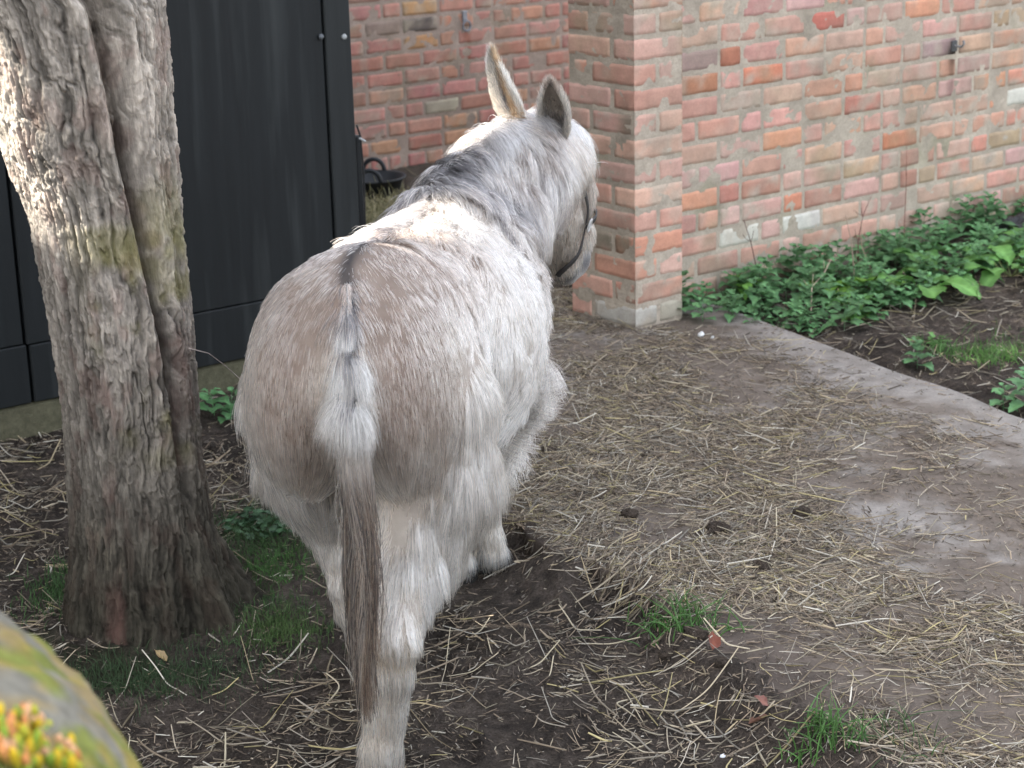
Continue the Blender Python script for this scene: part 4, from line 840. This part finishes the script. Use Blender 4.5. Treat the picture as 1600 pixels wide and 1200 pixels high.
def grow(root, nrm, comb, L, r0, col, npt=6, lift=.35, clump=.5, cs=60., seed=0, curl=.15, grav=.35, tipcol=1.35, jit=.25):
    n = len(root); comb = comb - nrm * (comb * nrm).sum(1, keepdims=True); comb /= np.linalg.norm(comb, axis=1)[:, None] + 1e-9
    # direction: combed along the skin, lifted a little, wavering together with its neighbours
    wv = np.stack([fbm(root, 14, 600 + seed), fbm(root, 14, 610 + seed), fbm(root, 14, 620 + seed)], -1) - .5
    wf = np.stack([vn(root, cs, 630 + seed), vn(root, cs, 640 + seed), vn(root, cs, 650 + seed)], -1) - .5
    d0 = comb + nrm * lift + wv * 1.3 * jit * 2 + wf * 1.1 * clump + rng.normal(0, jit * .35, (n, 3)); d0 /= np.linalg.norm(d0, axis=1)[:, None]
    pts = [root - nrm * .002]; d = d0.copy(); ph = rng.uniform(0, 6.28, n); b2 = np.cross(d0, nrm); st = (L / (npt - 1))[:, None]
    for k in range(1, npt):
        d = d + np.array([0, 0, -1.]) * grav * .25 + comb * .12 - nrm * lift * .16 + b2 * (curl * np.cos(ph + k * 1.2))[:, None] * .5; d /= np.linalg.norm(d, axis=1)[:, None]; pts.append(pts[-1] + d * st)
    P = np.stack(pts, 1)
    # clumping: pull towards the local lock centre with growing weight
    if clump > 0:
        cell = np.floor(root * cs / 1.0 + .6 * wv * 3).astype(np.int64); key = cell[:, 0] * 1000003 + cell[:, 1] * 10007 + cell[:, 2]; _, inv = np.unique(key, return_inverse=True); cntn = np.bincount(inv)
        cen = np.stack([np.stack([np.bincount(inv, P[:, k, a]) for a in range(3)], -1) / cntn[:, None] for k in range(npt)], 1)[inv]
        wgt = (clump * rng.uniform(.4, 1., n))[:, None, None] * (np.linspace(0, 1, npt)**1.3)[None, :, None] * .85; P = P * (1 - wgt) + cen * wgt
    tt_ = np.linspace(0, 1, npt)[None]; R = r0[:, None] * (1 - .82 * tt_**1.6)
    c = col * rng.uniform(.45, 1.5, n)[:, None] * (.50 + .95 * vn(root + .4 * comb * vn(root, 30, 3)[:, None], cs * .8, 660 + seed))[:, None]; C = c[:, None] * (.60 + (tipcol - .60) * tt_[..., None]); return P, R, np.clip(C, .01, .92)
def merge(ls): return np.concatenate([a[0] for a in ls]), np.concatenate([a[1] for a in ls]), np.concatenate([a[2] for a in ls])
def sample(V, F, n, wfn=None):
    a, b, c, d = V[F[:, 0]], V[F[:, 1]], V[F[:, 2]], V[F[:, 3]]; ar_ = .5 * np.linalg.norm(np.cross(c - a, d - b), axis=1)
    if wfn is not None: ar_ = ar_ * wfn((a + b + c + d) / 4)
    fi = rng.choice(len(F), n, p=ar_ / ar_.sum()); u, v = rng.random((2, n, 1)); return (a[fi] * (1 - u) + b[fi] * u) * (1 - v) + (d[fi] * (1 - u) + c[fi] * u) * v, fi
NF = 215000
FC = BV[BF].mean(1); FN = np.cross(BV[BF[:, 2]] - BV[BF[:, 0]], BV[BF[:, 3]] - BV[BF[:, 1]]); FN /= np.linalg.norm(FN, axis=1)[:, None] + 1e-9
if (FN * grad(FC[:2000].copy())[:0 + 0].sum() if False else 0): pass
g_ = grad(FC[::50]); sgn = np.sign((g_ * FN[::50]).sum())
FN *= sgn
vis = np.clip((FN * ((np.array([0, 0, 1.8]) - FC) / np.linalg.norm(np.array([0, 0, 1.8]) - FC, axis=1)[:, None])).sum(1) + .45, 0, 1)
wtab = .30 + .9 * (vis > .05)
root, fi = (lambda: None, None) if False else sample(BV, BF, NF, lambda c: wtab)
_, reg = sdf_body(root, True); nrm = grad(root); keep = (reg != 8) & (root[:, 2] > .0 - .03); root, reg, nrm = root[keep], reg[keep], nrm[keep]
root = root - nrm * sdf_body(root)[:, None]
s, t, z = loc(root); n = len(root)
comb = np.repeat((-HU * .75 + np.array([0, 0, -.65]))[None], n, 0) + nrm * 0
comb = comb + (HR[None] * np.sign(t)[:, None] * .35) * np.isin(reg, [0, 1, 4])[:, None]
comb[np.isin(reg, [2, 3])] = np.array([0, 0, -1.]) - HU * .1
nk = reg == 5; comb[nk] = np.array([.25, -.15, -1.0]); hd = np.isin(reg, [6, 7]); comb[hd] = np.array([.12, .25, -1.]); comb[reg == 9] = np.array([0, 0, -1.]); hindface = (reg == 0) & (s < .0); comb[hindface] = np.stack([np.sign(t) * .12, -.1 + 0 * t, -1 + 0 * t], -1)[hindface]
# swirl at the flank
fl = np.exp(-(((root - W(.42, .22, .62))**2).sum(1)) / .006)[:, None]; bar = np.isin(reg, [1, 4, 5])[:, None]; comb = comb + bar * (np.stack([fbm(root, 7, 810), fbm(root, 7, 811), fbm(root, 7, 812)], -1) - .5) * 2.6
comb = comb + fl * np.cross(nrm, np.array([0, 0, 1.])) * 1.2
LB_ = np.array([.028, .056, .078, .044, .058, .082, .040, .007, .02, .045]); L = LB_[reg] * rng.uniform(.65, 1.25, n)
L *= np.where((reg == 1) & (z < .58), 1.35, 1.) * np.where((reg == 2) & (z < .60) & (z > .33), 1.25, 1.) * np.where((reg == 0) & (z < .78), 1 + .9 * ss(.78, .62, z) * 0 + .9 * (1 - ss(.62, .78, z)), 1.)
L *= np.where(reg == 2, .45 + .55 * ss(.28, .50, z), 1.)
L *= 1 + .8 * ((reg == 6) & (z > .88)) + .9 * ((reg == 4) & (z < .55))
lift = np.array([.36, .60, .46, .36, .62, .60, .42, .25, .3, .4])[reg][:, None]
r0 = (.00038 + .00105 * rng.random(n)**1.6) * np.where(np.isin(reg, [7]), .6, 1.) * np.where(reg == 3, .95, 1)
col = coat(root + rng.normal(0, .011, root.shape), reg); col[reg == 3] = col[reg == 3] * np.array([1.18, 1.14, 1.08])
fr1 = (rng.random(n) < np.where(reg == 0, .11, .2)) & (reg != 7); col[fr1] = CREAM * 1.1; fr2 = (rng.random(n) < .06) & (reg != 7); col[fr2] *= .45
groups = []
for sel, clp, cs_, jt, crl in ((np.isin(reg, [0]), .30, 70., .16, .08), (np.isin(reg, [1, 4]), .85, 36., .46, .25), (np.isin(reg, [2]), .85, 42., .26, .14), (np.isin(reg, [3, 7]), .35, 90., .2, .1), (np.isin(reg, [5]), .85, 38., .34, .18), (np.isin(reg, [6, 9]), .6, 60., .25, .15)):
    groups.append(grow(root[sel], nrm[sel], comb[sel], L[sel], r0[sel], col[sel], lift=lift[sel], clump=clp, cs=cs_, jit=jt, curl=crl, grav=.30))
# ear fur
for k, (ev_, ef_, en_, ec_, ea_) in enumerate(EARS):
    p, fi = sample(ev_, ef_, 20000); nn_ = en_[ef_[fi]].mean(1); nn_ /= np.linalg.norm(nn_, axis=1)[:, None] + 1e-9; cc = ec_[ef_[fi]].mean(1)
    inner = cc[:, 2] > .6; edge_ = np.abs(cc[:, 1]) > .85
    c = np.where(inner[:, None], np.array([.10, .085, .075]) if k else np.array([.30, .20, .12]), np.array([.50, .43, .35])); tipd = (ss(.78, .98, cc[:, 0]) * .7)[:, None]; c = c * (1 - tipd) + DARK * 1.3 * tipd
    if k == 0: c = np.where(((cc[:, 1] < -.48) & ~inner)[:, None], np.array([.26, .15, .08]), c); c = np.where(((np.abs(cc[:, 1] + .44) < .07) & (cc[:, 0] > .25) & ~inner)[:, None], DARK * 1.5, c)
    if k == 1: dd__ = ((np.abs(cc[:, 1]) > .55) & ~inner)[:, None]; c = np.where(dd__, np.array([.22, .17, .14]), c)
    c = np.where((edge_ & (cc[:, 0] < .8))[:, None], np.array([.52, .46, .38]), c)
    if k == 1: c = np.where((inner & (rng.random(len(p)) < .42 * ss(.1, .5, np.abs(cc[:, 1])) + .12))[:, None], np.array([.42, .37, .31]), c)
    L_ = rng.uniform(.014, .028, len(p)) * np.where(edge_, 1.35, 1.) * np.where(inner, 1.1, 1)
    groups.append(grow(p, nn_, np.repeat(ea_[None], len(p), 0) * .8 + rng.normal(0, .15, (len(p), 3)), L_, np.full(len(p), .0005), c, lift=.55, clump=.3, cs=110., grav=.0, curl=.1, jit=.2, seed=30 + k))
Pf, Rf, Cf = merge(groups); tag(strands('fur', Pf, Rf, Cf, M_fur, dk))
# mane: along the crest, falling over the right side
cr_ = np.array([(-.150, 4.28, .965), (-.135, 4.36, .985), (-.105, 4.45, 1.005), (-.062, 4.54, 1.022), (-.018, 4.615, 1.036), (.030, 4.685, 1.055), (.065, 4.735, 1.062), (.098, 4.785, 1.040)])
nm = 12000; tq = rng.random(nm) * (len(cr_) - 1.001); i0 = tq.astype(int); fr_ = (tq - i0)[:, None]; rt = cr_[i0] * (1 - fr_) + cr_[i0 + 1] * fr_ + rng.normal(0, .011, (nm, 3))
g_ = grad(rt); rt = rt - g_ * sdf_body(rt)[:, None]; g_ = grad(rt); sd_ = np.where(rng.random(nm) < .80, 1., -.6)[:, None]
cmb = np.array([.75, -.42, -.12])[None] * sd_ + np.array([0, 0, -.35]); wv_ = fbm(rt, 20, 700)[:, None]
cm = np.array([.34, .315, .31]) * (1 - ss(.50, .66, wv_) * .0) ; dkm = ss(.50, .64, wv_) * .55 + .75 * np.exp(-((tq - .9) / .8)**2)[:, None]; dkm = dkm + .7 * np.exp(-((tq - 1.9) / .9)**2)[:, None] * ss(.35, .5, wv_); cm = cm * (1 - np.clip(dkm, 0, 1)) + DARK * .8 * np.clip(dkm, 0, 1)
A1 = grow(rt, g_, cmb, rng.uniform(.06, .135, nm), rng.uniform(.0006, .0011, nm), cm, npt=8, lift=.9, clump=.8, cs=48., grav=.75, curl=.12, jit=.35, seed=5, tipcol=.9)
nf_ = 5200; rt2 = np.array([.132, 4.80, 1.000]) + rng.normal(0, .028, (nf_, 3)); g2 = grad(rt2); rt2 = rt2 - g2 * sdf_body(rt2)[:, None]; g2 = grad(rt2)
A2 = grow(rt2, g2, np.repeat(np.array([[.95, .0, -.45]]), nf_, 0) + rng.normal(0, .35, (nf_, 3)), rng.uniform(.05, .11, nf_), rng.uniform(.0005, .0010, nf_), np.repeat(np.array([[.45, .41, .38]]), nf_, 0), npt=8, lift=.8, clump=.7, cs=60., grav=.7, jit=.35, seed=6)
strands('mane', *merge([A1, A2]), M_fur, dk)
# tail: pale fluffy hair over the dock, long brown switch below
nt1 = 12000; zt_ = .70 + .275 * rng.random(nt1)**.8; tl = rng.normal(-.004, 1, nt1) * np.interp(zt_, [.70, .80, .88, .965], [.018, .030, .024, .009])
rt = np.stack([-.292 + tl, np.full(nt1, 3.22), zt_], -1)
for _ in range(8): gq = grad(rt); rt = rt - gq * np.array([1, 1, .0]) * np.clip(sdf_body(rt), -.03, .06)[:, None]
od = grad(rt); pale = np.repeat(np.array([[.50, .46, .42]]), nt1, 0) * (.8 + .4 * rng.random((nt1, 1)))
dl_ = (np.exp(-((tl + .003) / .0065)**2) * (.85 - .5 * (1 - ss(.76, .90, zt_))))[:, None] * ss(.30, .46, fbm(rt, 22, 721))[:, None]; pale = pale * (1 - dl_) + DARK * 1.1 * dl_
bl_ = ss(.022, .05, np.abs(tl))[:, None] * ss(.45, .6, fbm(rt, 12, 722))[:, None] * .7; pale = pale * (1 - bl_) + BROWN * 1.1 * bl_; lb_ = ((1 - ss(.70, .80, zt_)) * .6)[:, None] * (rng.random((nt1, 1)) < .6); pale = pale * (1 - lb_) + BROWN * .6 * lb_; tb_ = ss(.905, .95, zt_)[:, None] * (np.abs(tl) > .007)[:, None]; pale = pale * (1 - tb_) + BROWN * 1.15 * tb_
T1 = grow(rt, od, np.repeat(np.array([[0, 0, -1.]]), nt1, 0) + HR * (np.sign(tl) * rng.uniform(.0, .8, nt1) * ss(0, .03, np.abs(tl)) * np.where(tl < 0, 1.25, .6))[:, None], np.interp(zt_, [.70, .80, .90, .965], [.085, .090, .055, .022]) * rng.uniform(.35, 1.35, nt1), rng.uniform(.0005, .0010, nt1), pale, npt=7, lift=(.08 + .10 * (1 - ss(.76, .92, zt_)))[:, None], clump=.7, cs=50., grav=.6, jit=.22, curl=.12, seed=7)
Dk = np.array(DOCK); nt2 = 3600; tq = rng.uniform(2.4, 4, nt2); i0 = np.minimum(tq.astype(int), 3); fr_ = (tq - i0)[:, None]; rt = Dk[i0] * (1 - fr_) + Dk[i0 + 1] * fr_; an = rng.uniform(0, 2 * np.pi, nt2); ro = rng.uniform(.3, 1, nt2)[:, None] * np.stack([np.cos(an), -np.abs(np.sin(an)) * .8, 0 * an], -1)
K = 12; u = np.linspace(0, 1, K)[None, :, None]; zend = .68 - .52 * rng.beta(2.4, 1.5, nt2)
wdt = np.interp(np.linspace(0, 1, K), [0, .12, .45, .75, .9, 1], [.017, .031, .030, .022, .013, .006])[None, :, None]
axis_ = np.zeros((nt2, K, 3)); zz_ = rt[:, 2][:, None] + (zend - rt[:, 2])[:, None] * np.linspace(0, 1, K)[None]
uz = (.70 - zz_) / .52; axis_[..., 0] = -.290 + .010 * uz + .004 * np.sin(uz * 5); axis_[..., 1] = 3.280 - .030 * uz; axis_[..., 2] = zz_
wz = np.interp(uz, [-.4, 0, .15, .5, .8, 1.], [.013, .019, .021, .020, .015, .008]); wv_ = (vn(np.concatenate([ro[:, :2] * 3, rng.random((nt2, 1)) * .0], 1), 3, 733)[:, None] - .5) * .026 * np.sin(np.linspace(0, 1, K) * 7)[None]
PT = axis_ + ro[:, None] * wz[..., None]; PT[..., 0] += wv_ + rng.normal(0, .0024, (nt2, 1)) * np.linspace(0, 1, K) * 3; PT[:, 0] = rt + ro * .014; PT[:, 1] = .6 * PT[:, 1] + .4 * PT[:, 0]
lk = fbm(np.concatenate([ro[:, :2], 0 * ro[:, :1]], 1), 5.0, 740, 2)[:, None]; q_ = ss(.40, .60, lk + rng.normal(0, .07, (nt2, 1)))
ct = np.array([.013, .010, .009]) * (1 - q_) + np.array([.12, .070, .042]) * q_; pl_ = ss(.60, .66, lk + rng.normal(0, .03, (nt2, 1))); ct = ct * (1 - pl_) + np.array([.36, .30, .24]) * pl_; lite = (rng.random(nt2) < .22)[:, None]; ct = np.where(lite, np.array([.30, .25, .20]), ct)
CT = np.repeat(ct[:, None], K, 1) * rng.uniform(.45, 1.5, (nt2, 1, 1)); topm = (1 - ss(-.05, .22, uz))[..., None] * .55; CT = CT * (1 - topm) + np.array([.34, .30, .27]) * topm
tailc = T1; 
strands('tail', T1[0], T1[1], T1[2], M_fur, dk)
sw = strands('tail_switch', PT, (.0004 + .0010 * rng.random((nt2, 1))**1.5) * (1 - .6 * np.linspace(0, 1, K)[None]**3), CT, M_fur, dk)
M_eye = mat('eye', n1=(40, .1), bump=None, rough=.12, spec=.6)
# eyes
for p in ((.196, 4.818, .865), (.098, 4.868, .865)):
    m = MB(); p = np.array(p); g_ = grad(p[None])[0]; p = p - g_ * (sdf_body(p[None])[0] + .006); th = np.linspace(-1.45, 1.45, 9)
    m.tube([p + np.array([0, 0, 1]) * .013 * math.sin(a) for a in th], [.013 * math.cos(a) + .0003 for a in th], 14, (.02, .015, .012)); m.build('eye', M_eye, dk, True)
# halter
ht = empty('halter', (.12, 4.80, .9)); tag(ht, 'dark webbing halter with a metal ring on the head of the donkey', 'halter')
def on_head(pts, off=.009):
    P = np.array(pts, float); P = np.stack([np.interp(np.linspace(0, len(P) - 1, len(P) * 5), np.arange(len(P)), P[:, a]) for a in range(3)], -1)
    for _ in range(3): g = grad(P); P = P - g * (sdf_body(P) - off)[:, None]
    return P
def strap(name, pts, wd=.011, off=.014, col=(.035, .032, .032)):
    P = on_head(pts, off); g = grad(P); T = np.gradient(P, axis=0); sdv = np.cross(T, g); sdv /= np.linalg.norm(sdv, axis=1)[:, None] + 1e-9
    V = np.concatenate([P - sdv * wd, P + sdv * wd, P + sdv * wd + g * .003, P - sdv * wd + g * .003]); k = len(P); i = np.arange(k - 1); F = []
    for a, b in ((0, 1), (1, 2), (2, 3), (3, 0)): F.append(np.stack([a * k + i, b * k + i, b * k + i + 1, a * k + i + 1], -1))
    m = MB(); m.add(V, np.concatenate(F), col); m.build(name, M_rub, ht, True)
strap('cheek_strap', [(.168, 4.79, .89), (.172, 4.80, .854), (.183, 4.835, .771)], .006, .010)
strap('noseband', [(.183, 4.835, .765), (.162, 4.84, .696), (.140, 4.83, .645), (.115, 4.825, .605)], .007, .011)
strap('noseband', [(.183, 4.835, .765), (.205, 4.88, .775), (.190, 4.94, .780), (.150, 4.93, .775), (.12, 4.88, .765)], .009)
strap('cheek_strap', [(.12, 4.88, .765), (.095, 4.86, .85), (.07, 4.81, .93)], .008)
rp = on_head([(.184, 4.832, .768), (.184, 4.833, .766)], .020)[0]; g_ = grad(rp[None])[0]; a1 = np.cross(g_, [0, 0, 1.]); a1 /= np.linalg.norm(a1); a2 = np.cross(a1, g_)
m = MB(); m.tube([rp + a1 * .014 * math.cos(a) + a2 * .017 * math.sin(a) for a in np.linspace(0, 2 * np.pi, 21)], .0028, 8, (.45, .44, .42), False); m.build('ring', M_metal, ht, True)
